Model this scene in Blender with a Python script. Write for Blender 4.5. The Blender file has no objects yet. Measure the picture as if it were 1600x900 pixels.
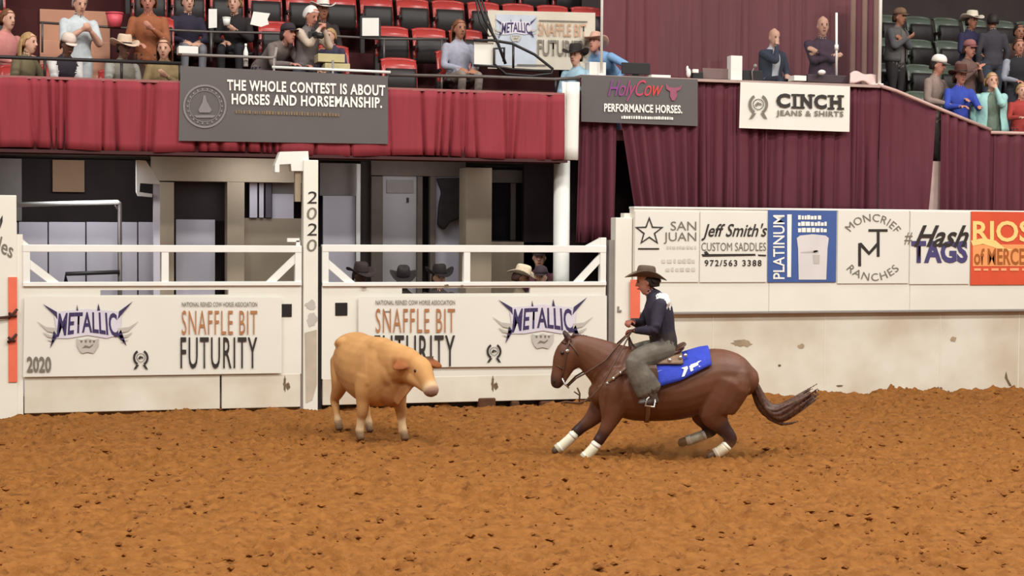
import bpy, bmesh, math, random
import numpy as np
from mathutils import Vector, Matrix, Euler, kdtree
random.seed(7); rng = np.random.default_rng(11)
S = bpy.context.scene; COL = S.collection
PI = math.pi; R = math.radians

# ------------------------------------------------------------------ camera
F = 2600.0; YAW = math.atan(.30); PITCH = math.atan(85/F); ROLL = .006
CZ = 2.27; ZD = 22.3
sa, ca = math.sin(YAW), math.cos(YAW); sp, cp = math.sin(PITCH), math.cos(PITCH)
CAM = Vector((-ZD*sa, -ZD*ca, CZ))
fw = Vector((sa*cp, ca*cp, -sp)); r0 = Vector((ca, -sa, 0)); u0 = r0.cross(fw)
rt = r0*math.cos(ROLL)+u0*math.sin(ROLL); up = u0*math.cos(ROLL)-r0*math.sin(ROLL)
cd = bpy.data.cameras.new('camera'); cam = bpy.data.objects.new('camera', cd); COL.objects.link(cam)
cd.sensor_width = 36; cd.lens = 36*F/1600; cd.clip_end = 200
M3 = Matrix((rt, up, -fw)).transposed()
cam.matrix_world = Matrix.Translation(CAM) @ M3.to_4x4()
S.camera = cam
# ------------------------------------------------------------------ light
S.view_settings.view_transform = 'Standard'; S.view_settings.look = 'None'
S.view_settings.gamma = 1; S.view_settings.use_curve_mapping = False
S.view_settings.exposure = 0.0
wd = bpy.data.worlds.new('arena_air'); S.world = wd; wd.use_nodes = True
wd.node_tree.nodes['Background'].inputs[0].default_value = (1.0, .985, .97, 1)
wd.node_tree.nodes['Background'].inputs[1].default_value = .31
def lamp(x, y, z, power, size, aim=(0, 0, -1), col=(1, .985, .945)):
    l = bpy.data.lights.new('arena_or_fill_lamp', 'AREA'); l.energy = power; l.size = size; l.color = col; l.shape = 'DISK'
    o = bpy.data.objects.new('arena_or_fill_lamp', l); COL.objects.link(o); o.location = (x, y, z)
    o.rotation_euler = Vector(aim).to_track_quat('-Z', 'Y').to_euler()
for lx in (-13, -4.5, 4.5, 13):
    for ly in (-17, -9.5):
        lamp(lx, ly, 12.5, 770, 1.6, (0, .25, -1))
for lx in (-8, 0, 8, 15): lamp(lx, -3.0, 13, 210, 1.6, (0, .1, -1))

# ------------------------------------------------------------------ helpers
def ray(px, py): return fw + rt*((px-800)/F) + up*((450-py)/F)
def W(px, py, Y=0.0):
    d = ray(px, py); return CAM + d*((Y-CAM.y)/d.y)
def G(px, py, z=0.0):
    d = ray(px, py); return CAM + d*((z-CAM.z)/d.z)
def lin(c):
    out = []
    for v in c[:3]:
        v = v/255.0
        out.append(v/12.92 if v <= .04045 else ((v+.055)/1.055)**2.4)
    return tuple(out)+(1.0,)
MATS = {}
def mat(name, rgb, rough=.7, var=.12, scale=6.0, metal=0.0, bump=0.0, bscale=40.0, rgb2=None, stretch=(1, 1, 1), spec=.4):
    if name in MATS: return MATS[name]
    m = bpy.data.materials.new(name); m.use_nodes = True; nt = m.node_tree; b = nt.nodes['Principled BSDF']
    c = lin(rgb); d = lin(rgb2) if rgb2 else tuple(x*(1-var) for x in c[:3])+(1,)
    tc = nt.nodes.new('ShaderNodeTexCoord'); mp = nt.nodes.new('ShaderNodeMapping'); mp.inputs['Scale'].default_value = stretch
    nt.links.new(tc.outputs['Object'], mp.inputs[0])
    n = nt.nodes.new('ShaderNodeTexNoise'); n.inputs['Scale'].default_value = scale; n.inputs['Detail'].default_value = 4
    nt.links.new(mp.outputs[0], n.inputs['Vector'])
    mx = nt.nodes.new('ShaderNodeMix'); mx.data_type = 'RGBA'; mx.inputs['A'].default_value = c; mx.inputs['B'].default_value = d
    cr = nt.nodes.new('ShaderNodeMapRange'); cr.inputs[1].default_value = .35; cr.inputs[2].default_value = .7
    nt.links.new(n.outputs['Fac'], cr.inputs[0]); nt.links.new(cr.outputs[0], mx.inputs['Factor'])
    nt.links.new(mx.outputs['Result'], b.inputs['Base Color'])
    b.inputs['Roughness'].default_value = rough; b.inputs['Metallic'].default_value = metal
    b.inputs['Specular IOR Level'].default_value = spec
    if bump:
        n2 = nt.nodes.new('ShaderNodeTexNoise'); n2.inputs['Scale'].default_value = bscale; n2.inputs['Detail'].default_value = 3
        nt.links.new(mp.outputs[0], n2.inputs['Vector'])
        bp = nt.nodes.new('ShaderNodeBump'); bp.inputs['Strength'].default_value = bump; bp.inputs['Distance'].default_value = .02
        nt.links.new(n2.outputs['Fac'], bp.inputs['Height']); nt.links.new(bp.outputs[0], b.inputs['Normal'])
    MATS[name] = m; return m
def tag(o, label=None, cat=None, group=None, kind=None):
    if label: o['label'] = label
    if cat: o['category'] = cat
    if group: o['group'] = group
    if kind: o['kind'] = kind
    return o
def empty(name, loc=(0, 0, 0)):
    o = bpy.data.objects.new(name, None); COL.objects.link(o); o.location = loc; o.empty_display_size = .1
    return o
def link(name, me, parent=None):
    o = bpy.data.objects.new(name, me); COL.objects.link(o)
    if parent is not None:
        o.parent = parent
        t = Vector(parent.location); p = parent.parent
        while p is not None: t = t+Vector(p.location); p = p.parent
        o.matrix_parent_inverse = Matrix.Translation(t).inverted()
    return o
def thing(name, label, cat, loc=(0, 0, 0), group=None):
    return tag(empty(name, loc), label, cat, group)
class MB:
    def __init__(s): s.v = []; s.f = []
    def add(s, vs, fs):
        n = len(s.v); s.v += [tuple(p) for p in vs]; s.f += [tuple(i+n for i in f) for f in fs]; return s
    def box(s, x0, x1, y0, y1, z0, z1):
        return s.add([(x, y, z) for z in (z0, z1) for y in (y0, y1) for x in (x0, x1)],
                     [(0, 2, 3, 1), (4, 5, 7, 6), (0, 1, 5, 4), (2, 6, 7, 3), (0, 4, 6, 2), (1, 3, 7, 5)])
    def pbox(s, px0, px1, py0, py1, Y, d):
        xm, ym = (px0+px1)/2, (py0+py1)/2
        return s.box(W(px0, ym, Y).x, W(px1, ym, Y).x, Y, Y+d, -.02 if py1 == 560 else W(xm, py1, Y).z, W(xm, py0, Y).z)
    def bar(s, a, b, w, h, upv=(0, 0, 1)):
        a = Vector(a); b = Vector(b); t = (b-a).normalized(); u = Vector(upv); x = t.cross(u)
        if x.length < 1e-4: x = t.cross(Vector((0, 1, 0)))
        x.normalize(); u = x.cross(t)
        vs = [p+x*(w/2*i)+u*(h/2*j) for p in (a, b) for j in (-1, 1) for i in (-1, 1)]
        return s.add(vs, [(0, 1, 3, 2), (4, 6, 7, 5), (0, 4, 5, 1), (2, 3, 7, 6), (0, 2, 6, 4), (1, 5, 7, 3)])
    def tube(s, pts, r, n=8, close=False):
        pts = [Vector(p) for p in pts]; rs = r if isinstance(r, (list, tuple)) else [r]*len(pts)
        t0 = (pts[1]-pts[0]).normalized(); a = t0.cross(Vector((0, 0, 1)))
        if a.length < 1e-3: a = t0.cross(Vector((0, 1, 0)))
        a.normalize(); base = len(s.v)
        for i, p in enumerate(pts):
            t = (pts[min(i+1, len(pts)-1)]-pts[max(i-1, 0)])
            if t.length > 1e-9: t.normalize()
            a = (a-t*a.dot(t)); a.normalize(); b = t.cross(a)
            for k in range(n):
                th = 2*PI*k/n; s.v.append(tuple(p+(a*math.cos(th)+b*math.sin(th))*rs[i]))
        m = len(pts)
        for i in range(m-1):
            for k in range(n):
                k2 = (k+1) % n
                s.f.append((base+i*n+k, base+i*n+k2, base+(i+1)*n+k2, base+(i+1)*n+k))
        s.f.append(tuple(base+k for k in reversed(range(n)))); s.f.append(tuple(base+(m-1)*n+k for k in range(n)))
        return s
    def ell(s, c, rx, ry, rz, nu=14, nv=8, rot=None):
        c = Vector(c); vs = [Vector((0, 0, -rz))]
        for j in range(1, nv):
            ph = -PI/2+PI*j/nv
            for i in range(nu):
                th = 2*PI*i/nu; vs.append(Vector((rx*math.cos(ph)*math.cos(th), ry*math.cos(ph)*math.sin(th), rz*math.sin(ph))))
        vs.append(Vector((0, 0, rz)))
        fs = [(0, 1+(i+1) % nu, 1+i) for i in range(nu)]
        for j in range(nv-2):
            for i in range(nu):
                a = 1+j*nu+i; b = 1+j*nu+(i+1) % nu; fs.append((a, b, b+nu, a+nu))
        L = len(vs)-1; o = 1+(nv-2)*nu
        fs += [(L, o+i, o+(i+1) % nu) for i in range(nu)]
        if rot is not None: vs = [rot @ p for p in vs]
        return s.add([p+c for p in vs], fs)
    def prism(s, poly, y0, y1):              # polygon in XZ
        n = len(poly)
        vs = [(p[0], y0, p[1]) for p in poly]+[(p[0], y1, p[1]) for p in poly]
        fs = [tuple(range(n)), tuple(range(2*n-1, n-1, -1))]+[(i, i+n, (i+1) % n+n, (i+1) % n) for i in range(n)]
        return s.add(vs, fs)
    def grid(s, fn, nu, nv):
        vs = [fn(i/nu, j/nv) for j in range(nv+1) for i in range(nu+1)]
        return s.add(vs, [(j*(nu+1)+i, j*(nu+1)+i+1, (j+1)*(nu+1)+i+1, (j+1)*(nu+1)+i) for j in range(nv) for i in range(nu)])
    def mesh(s, name, m=None, smooth=False):
        me = bpy.data.meshes.new(name); me.from_pydata(s.v, [], s.f); me.validate()
        bm = bmesh.new(); bm.from_mesh(me); bmesh.ops.recalc_face_normals(bm, faces=bm.faces); bm.to_mesh(me); bm.free()
        if smooth: me.polygons.foreach_set('use_smooth', [True]*len(me.polygons))
        if m: me.materials.append(m)
        return me
    def build(s, name, m, parent=None, smooth=False, bevel=0, solid=0):
        o = link(name, s.mesh(name, m, smooth), parent)
        if solid:
            d = o.modifiers.new('Solidify', 'SOLIDIFY'); d.thickness = solid; d.offset = 0
        if bevel:
            d = o.modifiers.new('Bevel', 'BEVEL'); d.width = bevel; d.segments = 2; d.limit_method = 'ANGLE'
        return o
def struct(name, mb, m, label=None, parent=None, **k):
    o = mb.build(name, m, parent, **k)
    if parent is None: tag(o, label, None, None, 'structure')
    return o
def finish(ob):
    dg = bpy.context.evaluated_depsgraph_get()
    me = bpy.data.meshes.new_from_object(ob.evaluated_get(dg), preserve_all_data_layers=False, depsgraph=dg)
    return me
def text_mesh(body, bold=0.0, shear=0.0, spacing=1.0):
    cu = bpy.data.curves.new('glyphs', 'FONT'); cu.body = body; cu.offset = bold; cu.shear = shear; cu.space_character = spacing
    cu.resolution_u = 3; cu.fill_mode = 'FRONT'
    ob = bpy.data.objects.new('glyphs', cu); COL.objects.link(ob)
    me = finish(ob); bpy.data.objects.remove(ob); bpy.data.curves.remove(cu)
    return me
def lettering(body, x0, x1, y0, y1, Y, m, parent, bold=0.0, shear=0.0, spacing=1.0, warp=None, name='lettering', eps=.006, tilt=0.0, rot90=False):
    """words fitted between two corners measured on the board (px), set on the plane at depth Y"""
    me = text_mesh(body, bold, shear, spacing)
    n = len(me.vertices); co = np.empty(n*3); me.vertices.foreach_get('co', co); co = co.reshape(-1, 3)
    mn = co.min(0); mxx = co.max(0); uv = (co[:, :2]-mn[:2])/np.maximum(mxx[:2]-mn[:2], 1e-6)
    out = []
    for u, v in uv:
        if rot90: u, v = 1-v, u
        if warp: px, py = warp(u, v)
        else: px = x0+(x1-x0)*u; py = y1+(y0-y1)*v+tilt*(u-.5)
        out.append(W(px, py, Y-eps))
    me.vertices.foreach_set('co', np.array(out).ravel()); me.update()
    me.materials.clear(); me.materials.append(m)
    return link(name, me, parent)
def mark(polys, Y, m, parent, name='emblem', eps=.005):
    vs = []; fs = []
    for poly in polys:
        b = len(vs); vs += [tuple(W(x, y, Y-eps)) for x, y in poly]; fs.append(tuple(range(b, len(vs))))
    me = bpy.data.meshes.new(name); me.from_pydata(vs, [], fs); me.materials.append(m)
    o = link(name, me, parent)
    if len(polys) > 2: o['kind'] = 'stuff'
    return o
def circ(cx, cy, rx, ry=None, n=24, a0=0, a1=2*PI):
    ry = ry or rx
    return [(cx+rx*math.cos(a0+(a1-a0)*i/n), cy+ry*math.sin(a0+(a1-a0)*i/n)) for i in range(n)]
def ringband(cx, cy, r1, r2, a0=0, a1=2*PI, n=20, k=1.0):
    """quads of an annulus, in px"""
    out = []
    for i in range(n):
        a, b = a0+(a1-a0)*i/n, a0+(a1-a0)*(i+1)/n
        out.append([(cx+r*math.cos(t)*k, cy+r*math.sin(t)) for r, t in ((r1, a), (r2, a), (r2, b), (r1, b))])
    return out
def dashes(x0, x1, y0, y1, wmin=2.0, wmax=6.0, gap=1.2, seed=1):
    """short unreadable strokes of small print"""
    rd = random.Random(seed); out = []; x = x0
    while x < x1-wmin:
        w = rd.uniform(wmin, wmax); k = rd.uniform(0, .25)*(y1-y0)
        out.append([(x, y0+k), (min(x+w, x1), y0+k), (min(x+w, x1), y1), (x, y1)]); x += w+gap*rd.uniform(.7, 1.8)
    return out
def banner(name, label, corners, Y, m, wav=.012, seed=1, cat='banner', nu=28, nv=10, thick=.006):
    """hung vinyl: the four measured corners (tl, tr, br, bl) on the plane at depth Y, with a slight ripple"""
    P = [W(x, y, Y) for x, y in corners]; rd = random.Random(seed); ph = [rd.uniform(0, 6) for _ in range(4)]
    def fn(u, v):
        p = P[0].lerp(P[1], u).lerp(P[3].lerp(P[2], u), v)
        d = wav*(math.sin(5*u+ph[0]+2*v)+.6*math.sin(11*u+ph[1])+.5*math.sin(4*v+ph[2]+3*u))*.5*v
        return (p.x, p.y-abs(d)*.0+d*.3, p.z)
    o = MB().grid(fn, nu, nv).build(name, m, None, False, solid=thick)
    return tag(o, label, cat)
def curtain(name, label, x0, x1, ztop, zbot, Y, m, folds=20, amp=.05, seed=1, parent=None, gather=0.0, nz=8, cat='curtain', thick=.01):
    """pleated cloth; ztop / zbot are numbers or functions of u"""
    rd = random.Random(seed); zt = ztop if callable(ztop) else (lambda u: ztop); zb = zbot if callable(zbot) else (lambda u: zbot)
    wid = abs(x1-x0); n = max(40, int(wid/.016)); gr = []; x = 0
    while x < wid:                                   # loose groups of deep folds with flatter cloth between
        x += rd.choice((rd.uniform(.05, .11), rd.uniform(.05, .13), rd.uniform(.14, .42)))*20/max(folds/wid*4, 8)
        gr.append((x, rd.uniform(.014, .04), rd.uniform(.5, 1.25), rd.uniform(-.06, .06)))
    gp = np.array(gr)
    def fn(u, v):
        z = zt(u)*(1-v)+zb(u)*v; xx = wid*u
        g = float((gp[:, 2]*np.exp(-((xx-gp[:, 0]-gp[:, 3]*v)/gp[:, 1])**2)).sum()); g = min(g, 1.5)
        return (x0+(x1-x0)*u+gather*math.sin(8*u)*v, Y+amp*g*(.45+.55*v)+.018*math.sin(7*xx+2*v)*(.3+.7*v), z)
    o = MB().grid(fn, n, nz).build(name, m, parent, True, solid=thick)
    if parent is None: tag(o, label, cat)
    return o
# ------------------------------------------------------------------ materials
CREAM = mat('cream_painted_board', (228, 224, 210), .55, .07, 1.3, bump=.05, bscale=9)
CREAM2 = mat('scuffed_cream_board', (222, 216, 200), .65, .2, 1.1, bump=.08, bscale=7, rgb2=(198, 184, 162))
WHITE = mat('white_painted_steel', (232, 230, 222), .45, .06, 3)
VINYL = mat('white_vinyl', (224, 220, 208), .5, .04, 1.2)
DARKGREY = mat('charcoal_vinyl', (92, 86, 84), .55, .1, 1.5)
INK = mat('black_print', (50, 43, 38), .6, .1)
INKG = mat('grey_print', (120, 112, 100), .6, .1)
INKL = mat('pale_grey_print', (188, 181, 172), .6, .1)
PURPLE = mat('purple_print', (60, 48, 88), .6, .1)
LILAC = mat('lilac_print', (212, 205, 214), .6, .1)
ORANGE = mat('orange_print', (174, 118, 76), .6, .15)
BLUEP = mat('blue_print', (66, 92, 152), .6, .08)
REDP = mat('orange_red_print', (214, 82, 50), .6, .08)
GOLDP = mat('gold_print', (246, 208, 130), .6, .08)
WHITEP = mat('white_print', (238, 234, 224), .6, .04)
ORTAPE = mat('orange_safety_strip', (228, 112, 84), .5, .1)
RED = mat('red_valance_cloth', (140, 46, 55), .8, .16, 2.5, stretch=(6, 6, .6))
MAROON = mat('maroon_drape_cloth', (94, 38, 50), .8, .18, 2.5, stretch=(6, 6, .6))
BLACK = mat('black_steel', (34, 30, 30), .45, .1)
RAIL = mat('dull_rail_steel', (96, 88, 84), .4, .2, metal=.3)
BEIGE = mat('beige_concrete', (158, 142, 120), .8, .15, 1.5, bump=.1)
LAV = mat('grey_lavender_panel', (196, 190, 198), .6, .08, 1.2)
DARKW = mat('dark_back_wall', (64, 54, 52), .9, .3, 1.5)
TAN = mat('tan_concrete_step', (190, 138, 112), .85, .15, 2)
CLAY = mat('dark_red_wall', (70, 26, 26), .9, .3, 1.0)
GREY = mat('grey_painted_metal', (140, 132, 126), .5, .12)

# ------------------------------------------------------------------ ground
def bandnoise(nx, ny, res, lo, hi, seed, ax=1.0):
    g = np.random.default_rng(seed).standard_normal((ny, nx)); f = np.fft.rfft2(g)
    fy = np.fft.fftfreq(ny, res)[:, None]; fx = np.fft.rfftfreq(nx, res)[None, :]
    k = np.sqrt((fx*ax)**2+fy**2)+1e-6
    f *= np.exp(-(np.log(k*math.sqrt(lo*hi))/(.5*math.log(hi/lo)+.2))**2)
    h = np.fft.irfft2(f, s=(ny, nx)); return h/h.std()
GX0, GX1, GY0, GY1, GR = -10.5, 12.5, -13.0, .6, .036
nx, ny = int((GX1-GX0)/GR)+1, int((GY1-GY0)/GR)+1
xs = np.linspace(GX0, GX1, nx); ys = np.linspace(GY0, GY1, ny)
h1 = bandnoise(nx, ny, GR, .10, .22, 1); h2 = bandnoise(nx, ny, GR, .35, .8, 2); h3 = bandnoise(nx, ny, GR, 1.5, 4, 3)
h4 = bandnoise(nx, ny, GR, .12, .3, 5)
mask = np.clip(h3*.5+.6, .25, 1.3)
h5 = bandnoise(nx, ny, GR, .075, .12, 8)
H = .0135*h1*mask+.008*h5+.011*h2-.042*np.clip(h4-.95, 0, 1.2)*mask+.006*h3
# the raked-up bank of dirt along the boards
bank = np.exp(-((ys-.05)/.35)**2)[:, None]*(np.interp(xs, [-9, -3, -2.4, 1.5, 3, 12], [-.05, -.02, -.06, -.06, .03, .03])[None, :]+.018*h2)
H = H+bank
XX, YY = np.meshgrid(xs, ys)
verts = np.stack([XX, YY, H], -1).reshape(-1, 3)
i0 = (np.arange(ny-1)[:, None]*nx+np.arange(nx-1)[None, :]).ravel()
quads = np.stack([i0, i0+1, i0+nx+1, i0+nx], -1)
me = bpy.data.meshes.new('ground'); me.vertices.add(len(verts)); me.vertices.foreach_set('co', verts.ravel())
me.loops.add(quads.size); me.loops.foreach_set('vertex_index', quads.ravel().astype(np.int32))
me.polygons.add(len(quads)); me.polygons.foreach_set('loop_start', np.arange(0, quads.size, 4, dtype=np.int32))
me.polygons.foreach_set('use_smooth', np.ones(len(quads), bool)); me.update(calc_edges=True)
DIRT = mat('orange_arena_dirt', (141, 91, 43), .95, .2, 9, bump=.6, bscale=45, rgb2=(117, 72, 30), spec=.15)
nt = DIRT.node_tree; mx1 = [n for n in nt.nodes if n.type == 'MIX'][0]; bs_ = nt.nodes['Principled BSDF']; tcd = [n for n in nt.nodes if n.type == 'TEX_COORD'][0]
nz = nt.nodes.new('ShaderNodeTexNoise'); nz.inputs['Scale'].default_value = 6.5; nz.inputs['Detail'].default_value = 6; nz.inputs['Roughness'].default_value = .65; nt.links.new(tcd.outputs['Object'], nz.inputs['Vector'])
mr_ = nt.nodes.new('ShaderNodeMapRange'); mr_.inputs[1].default_value = .56; mr_.inputs[2].default_value = .68; mr_.inputs[4].default_value = .8; nt.links.new(nz.outputs['Fac'], mr_.inputs[0])
mx2 = nt.nodes.new('ShaderNodeMix'); mx2.data_type = 'RGBA'; mx2.inputs['B'].default_value = lin((92, 54, 24)); nt.links.new(mx1.outputs['Result'], mx2.inputs['A']); nt.links.new(mr_.outputs[0], mx2.inputs['Factor']); nt.links.new(mx2.outputs['Result'], bs_.inputs['Base Color'])  # scattered dark blotches stand in for the shade in small pits
me.materials.append(DIRT)
ground = link('ground', me); tag(ground, 'raked orange brown arena dirt with hoof marks', None, None, 'structure')
MB().box(-40, 40, -45, 12, -.5, -.16).build('soil_base', DIRT, ground)
# clods of dirt lying on top
def gz(x, y):
    i = int((x-GX0)/(GX1-GX0)*(nx-1)); j = int((y-GY0)/(GY1-GY0)*(ny-1)); return float(H[min(max(j, 0), ny-1), min(max(i, 0), nx-1)])
CLOD = mat('clod_dirt', (138, 88, 42), .95, .35, 9, bump=.4, rgb2=(100, 58, 26), spec=.1)
cl = MB(); rd = random.Random(3)
for k in range(5200):
    x = rd.uniform(-8.5, 10.5); y = -rd.random()**.8*12.2-.2
    s_ = .008+.028*rd.random()**3
    a, b, c = s_*rd.uniform(.8, 1.7), s_*rd.uniform(.7, 1.3), s_*rd.uniform(.45, .9)
    z = gz(x, y)+c*.3; t = rd.uniform(0, 6.28); ct, st = math.cos(t), math.sin(t)
    vs = []
    for vx, vy, vz in ((a, 0, 0), (0, b, 0), (-a, 0, .2*c), (0, -b, .1*c), (0, 0, c), (0, 0, -c), (a*.6, b*.6, .6*c), (-a*.6, -b*.6, .6*c)):
        vx *= rd.uniform(.8, 1.2); vy *= rd.uniform(.8, 1.2); vs.append((x+vx*ct-vy*st, y+vx*st+vy*ct, z+vz))
    cl.add(vs, [(0, 6, 4), (6, 1, 4), (1, 2, 4), (2, 7, 4), (7, 3, 4), (3, 0, 4), (0, 1, 6), (2, 3, 7), (1, 0, 5), (2, 1, 5), (3, 2, 5), (0, 3, 5)])
tag(cl.build('dirt_clods', CLOD), 'loose clods of dirt strewn over the arena floor', 'dirt', None, 'stuff')

# ------------------------------------------------------------------ arena boards
# right-hand wall: upper boards stand proud of the lower ones
XR0 = W(988, 400, 0).x
wr = struct('wall_right', MB().box(XR0, 13, .03, .16, -.2, 1.17), CREAM2, 'scuffed cream arena boards along the right of the gates')
up_x = [XR0, W(1200, 400).x, W(1420, 400).x, W(1590, 400).x+1.2, 13]
for i in range(4):
    MB().box(up_x[i]+.002, up_x[i+1]-.002, -.045, .13, 1.2, 2.62).build('upper_panel', CREAM, wr, bevel=.006)
MB().box(XR0, 13, -.06, .16, 1.168, 1.2).build('ledge', GREY, wr, bevel=.008)
MB().box(XR0, 13, -.055, .15, 2.62, 2.65).build('cap', WHITE, wr, bevel=.006)
for px in (1115, 1290, 1470, 1593):
    x = W(px, 560).x; MB().box(x-.006, x+.006, .024, .05, -.1, 1.15).build('seam', CREAM, wr)
SCUFF = mat('brown_scuff', (172, 150, 122), .8, .3, 5)
STAIN = mat('dark_chip', (116, 96, 72), .8, .3, 5)
def blob(cx, cy, rx, ry, seed, n=18):
    q = random.Random(seed); return [(cx+rx*math.cos(2*PI*i/n)*q.uniform(.6, 1.15), cy+ry*math.sin(2*PI*i/n)*q.uniform(.6, 1.15)) for i in range(n)]
mark([blob(1160, 536, 17, 7, 1), blob(1252, 541, 6, 4, 3), blob(1490, 530, 5, 5, 4)], .03, SCUFF, wr, 'scuff')
mark([blob(1395, 604, 3, 2, 5), blob(1468, 607, 5, 3, 6), blob(1482, 613, 3, 3, 7), blob(1312, 603, 7, 1.5, 8), [(1572, 580), (1575, 592), (1581, 603), (1577, 603), (1570, 590)], blob(1580, 616, 7, 5, 9), blob(1218, 571, 3, 2, 12)], .03, STAIN, wr, 'chip')
# end posts beside the right gate
ep = struct('wall_right_post', MB().pbox(961, 987, 340, 640, -.02, .2), CREAM, 'cream end post between the right gate and the sponsor boards', bevel=.008)
MB().pbox(974, 990, 333, 640, .04, .14).build('stepped_board', CREAM, ep)
MB().pbox(951, 961, 375, 640, .02, .1).build('steel_channel', GREY, ep)
MB().pbox(985, 1000, 437, 497, -.065, .012).build('orange_strip', ORTAPE, ep)
# left wall
wl = struct('wall_left', MB().box(W(-420, 400).x, W(26, 400).x, -.02, .15, -.2, W(13, 305).z), CREAM, 'cream arena board at the left of the gates', bevel=.008)
MB().pbox(26, 36, 366, 650, .0, .12).build('hinge_post', CREAM, wl)
MB().prism([(W(26, 366).x, W(26, 366).z), (W(26, 395).x, W(26, 395).z), (W(50, 386).x, W(50, 386).z)], .02, .1).build('gusset', CREAM, wl)
MB().pbox(13, 27, 433, 597, -.034, .012).build('orange_strip', ORTAPE, wl)
mark([[(0, 345), (4, 338), (4, 346), (0, 358)], [(0, 343), (4, 336), (4, 339), (0, 347)]], -.02, INK, wl, 'lettering')
lettering('les', -4, 21, 368, 400, -.02, INKG, wl, .01, .35, warp=lambda u, v: (-4+25*u, 392+14*u-(26)*v))
ROPE = mat('brown_rope', (70, 40, 30), .9, .2, 20)
rp = thing('tie_rope', 'dark brown rope tied over the orange strip on the left wall', 'rope', W(18, 500, -.05))
for (a, b) in (((-25, 496), (16, 495)), ((13, 497), (27, 483)), ((14, 489), (26, 494)), ((12, 535), (26, 522)), ((13, 527), (24, 533))):
    MB().tube([W(a[0], a[1], -.045), W((a[0]+b[0])/2, (a[1]+b[1])/2+1.5, -.065), W(b[0], b[1], -.05)], .017, 8).build('strand', ROPE, rp, True)

# centre post with the year
cp_ = thing('gate_post', 'tall cream steel post marked 2020 between the two gates', 'post', (W(485, 640, .0).x, .05, 0))
MB().pbox(474, 497, 250, 645, -.01, .17).build('shaft', CREAM, cp_, bevel=.008)
MB().pbox(469, 475, 385, 645, .02, .1).build('flange', GREY, cp_)
MB().pbox(496, 502, 385, 645, .03, .1).build('flange', BLACK, cp_)
MB().prism([(W(x, y, .0).x, W(x, y, .0).z) for x, y in ((438, 237), (482, 236), (483, 250), (475, 252), (475, 267), (456, 267), (455, 256), (437, 257), (437, 269), (430, 269), (430, 257))], .02, .2).build('bracket', WHITE, cp_)
MB().pbox(461, 470, 268, 315, .06, .08).build('rod', BEIGE, cp_)
MB().pbox(449, 468, 372, 378, .0, .05).build('latch_arm', WHITE, cp_)
MB().pbox(463, 469, 376, 390, .0, .05).build('latch_arm', WHITE, cp_)
for i, d in enumerate('2020'):
    lettering(d, 479.5, 495, 299+25*i, 318+25*i, -.01, INKG if i % 2 else INK, cp_, .0, .1)
mark([blob(486, 477, 9, 9, 21), blob(488, 500, 8, 12, 22)], -.01, INKL, cp_, 'scuff')
mark([[(476, 520), (495, 515), (495, 600), (488, 625), (478, 630)]], -.01, mat('worn_grey', (190, 176, 156), .8, .2, 3), cp_, 'worn_patch')

# ------------------------------------------------------------------ gates
def gate(label, xl, xr, slot, midx, ybot, box, seams, rise):
    X = lambda px, py=500: W(px, py, 0).x
    g = thing('arena_gate', label, 'gate', ((X(xl)+X(xr))/2, 0, .02))
    ym = W((xl+xr)/2, 387).z; T = ym+.0; zt = W((xl+xr)/2, 383).z; zr = W((xl+xr)/2, 394).z
    zp = W((xl+xr)/2, 444).z; zb = W((xl+xr)/2, ybot).z
    MB().box(X(xl), X(xr), -.02, .08, zr, zt).build('top_rail', WHITE, g, bevel=.006)
    MB().box(X(xl), X(xr), -.03, .09, zp-.022, zp+.03).build('middle_rail', WHITE, g, bevel=.006)
    wst = .085
    MB().box(X(xl), X(xl)+wst, -.016, .076, zp, zr+.02).build('stile', WHITE, g, bevel=.006)
    MB().box(X(xr)-wst, X(xr), -.016, .076, zp, zt+.11 if rise else zr+.02).build('stile', WHITE, g, bevel=.006)
    MB().box(X(midx)-.045, X(midx)+.045, -.015, .075, zp, zr+.01).build('mullion', WHITE, g, bevel=.006)
    zq = zr-.12
    MB().bar((X(xl)+wst*.5, .03, zq), (X(xl)+.40, .03, zp), .05, .09).build('brace', WHITE, g)
    MB().bar((X(xr)-wst*.5, .03, zq+.08), (X(xr)-.42, .03, zp), .05, .09).build('brace', WHITE, g)
    if rise: MB().prism([(X(xr)-.30, zt-.01), (X(xr)-wst, zt+.1), (X(xr)-wst, zt-.01)], -.01, .07).build('gusset', WHITE, g)
    sx0, sx1 = X(slot[0]), X(slot[1]); sz1, sz0 = W((xl+xr)/2, slot[2]).z, W((xl+xr)/2, slot[3]).z
    p = MB().box(X(xl), sx0, .0, .06, sz0, zp).box(sx1, X(xr), .0, .06, sz0, zp).box(sx0, sx1, .0, .06, sz1, zp)
    p.build('upper_sheet', CREAM, g)
    ed = [X(xl)]+[X(s) for s in seams]+[X(xr)]
    zmid = W((xl+xr)/2, 588).z
    MB().box(X(xl), X(xr), 0, .06, zmid, sz0).build('sheet', CREAM, g)
    for a, b in zip(ed[:-1], ed[1:]):
        MB().box(a+.012, b-.012, -.004, .06, zb, zmid+.004).build('kick_board', CREAM2, g, bevel=.008)
    lp = MB().pbox(box[0], box[1], box[2], box[3], -.012, .02).build('latch_plate', BLACK, g, bevel=.004)
    MB().pbox(box[0]+4, box[0]+7, box[2]+5, box[3]-6, -.035, .03).pbox(box[0]+4, box[1]-5, box[3]-9, box[3]-6, -.04, .02).build('latch_handle', GREY, lp)
    mark([blob(box[4], 600, 2.5, 13, 31), blob(box[4]+5, 603, 3.5, 6, 33)], -.004, STAIN, g, 'chip')
    return g
gl = gate('white steel arena gate left of the 2020 post', 36, 471, (157, 357, 453, 461), 258, 641, (440, 456, 475, 495, 445), (345,), 0)
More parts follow.
